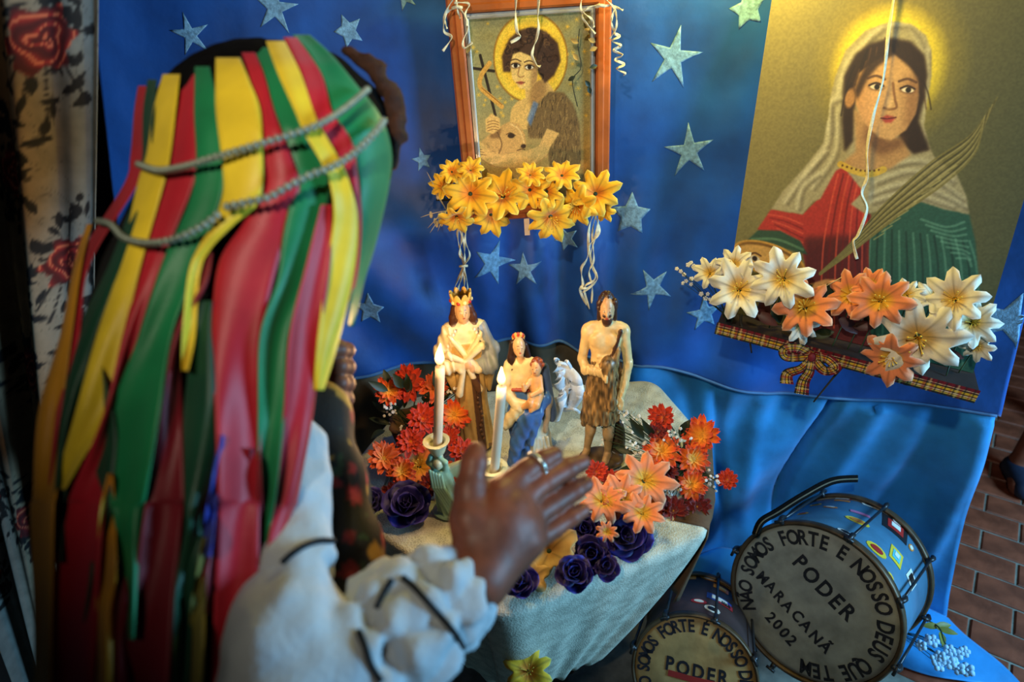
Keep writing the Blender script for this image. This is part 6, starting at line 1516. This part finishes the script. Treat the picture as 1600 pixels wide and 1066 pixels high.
for pts, r in ((z1((525, 622), (600, 645), (700, 630), (800, 600), (900, 570), (1000, 540), (1100, 510), (1200, 475), (1300, 415), (1390, 340)), .0035), (z1((860, 782), (950, 762), (1020, 745), (1100, 700), (1180, 660), (1260, 630), (1340, 580), (1420, 500), (1452, 458)), .0037), (z1((370, 838), (420, 850), (470, 900), (560, 920), (660, 905), (760, 860), (820, 815)), .0035)):
    Q = catmull(pts, 400); P = W3(Q[:, 0], Q[:, 1], rdep(Q[:, 0], Q[:, 1], -.022)); s = np.r_[0, np.cumsum(np.linalg.norm(np.diff(P, axis=0), axis=1))]
    nb = int(s[-1]/(r*1.75)); parts = []
    for q in np.linspace(0, s[-1], nb): parts.append(sphere([np.interp(q, s, P[:, k]) for k in range(3)], r, 8, 6))
    parts.append(tube(P[::20], .0008, 5)); bo_ = obj('bead_string', *join(*parts), m_bead, hat); bo_['kind'] = 'stuff'

# ------------------------------------------------------------------ bystander at the right edge
by = empty('person', (1.95, 1.78, 0), 'bystander in white shorts at the far right edge, mostly out of view', 'person')
sb = Sdf(.009)
sb.chain([(1.98, 1.80, .86), (1.90, 1.74, .50), (1.79, 1.70, .08)], [.09, .058, .04], .03, SK); sb.chain([(1.79, 1.71, .05), (1.73, 1.62, .03)], [.04, .03], .02, SK)
sb.chain([(2.12, 1.84, .86), (2.14, 1.82, .48), (2.14, 1.86, .08)], [.09, .058, .04], .03, SK); sb.chain([(2.14, 1.85, .05), (2.11, 1.74, .03)], [.04, .03], .02, SK)
sb.chain([(2.05, 1.82, .90), (2.05, 1.84, 1.15), (2.05, 1.84, 1.36)], [.12, .12, .10], .05, SK); sb.cap((1.88, 1.84, 1.37), (2.22, 1.84, 1.37), .055, .055, .04, SK); sb.cap((2.05, 1.83, 1.42), (2.05, 1.81, 1.52), .05, .05, .03, SK)
sb.ell((2.05, 1.80, 1.62), (.075, .095, .115), .02, SK); sb.cap((2.05, 1.71, 1.62), (2.05, 1.69, 1.59), .010, .014, .01, SK); sb.ell((2.05, 1.83, 1.67), (.085, .095, .09), .01, (20, 14, 12))
for s in (-1, 1):
    sb.chain([(2.05+s*.18, 1.84, 1.36), (2.05+s*.22, 1.84, 1.08), (2.05+s*.20, 1.74, .86)], [.045, .038, .028], .02, SK); sb.paint(Sdf.f_ell((2.05+s*.03, 1.71, 1.63), (.012, .02, .008)), (30, 20, 16)); sb.ell((2.05+s*.20, 1.72, .80), (.03, .025, .05), .02, SK)
V, F, C_ = sb.run(); obj('body', V, F, m_skinp, by, col=C_)
st_ = Sdf(.009); st_.chain([(1.985, 1.80, .90), (1.925, 1.755, .56)], [.12, .095], .04); st_.chain([(2.11, 1.84, .90), (2.13, 1.83, .56)], [.12, .095], .04); V, F, _ = st_.run(); obj('shorts', V, F, m_shirt, by)
st_ = Sdf(.009); st_.chain([(2.05, 1.82, .95), (2.05, 1.84, 1.36)], [.145, .125], .05); st_.cap((1.88, 1.84, 1.37), (2.22, 1.84, 1.37), .072, .072, .04); V, F, _ = st_.run(); obj('shirt', V, F, M('dark shirt', S(40, 44, 60), .8), by)
for x, y in ((1.76, 1.665), (2.125, 1.795)):
    so = Sdf(.007); so.chain([(x+.02, y+.04, .045), (x-.02, y-.06, .035)], [.046, .036], .02); V, F, _ = so.run(); V[:, 2] = np.maximum(V[:, 2], .002); obj('shoe', V, F, M('dark blue shoe', S(30, 40, 60), .6), by)
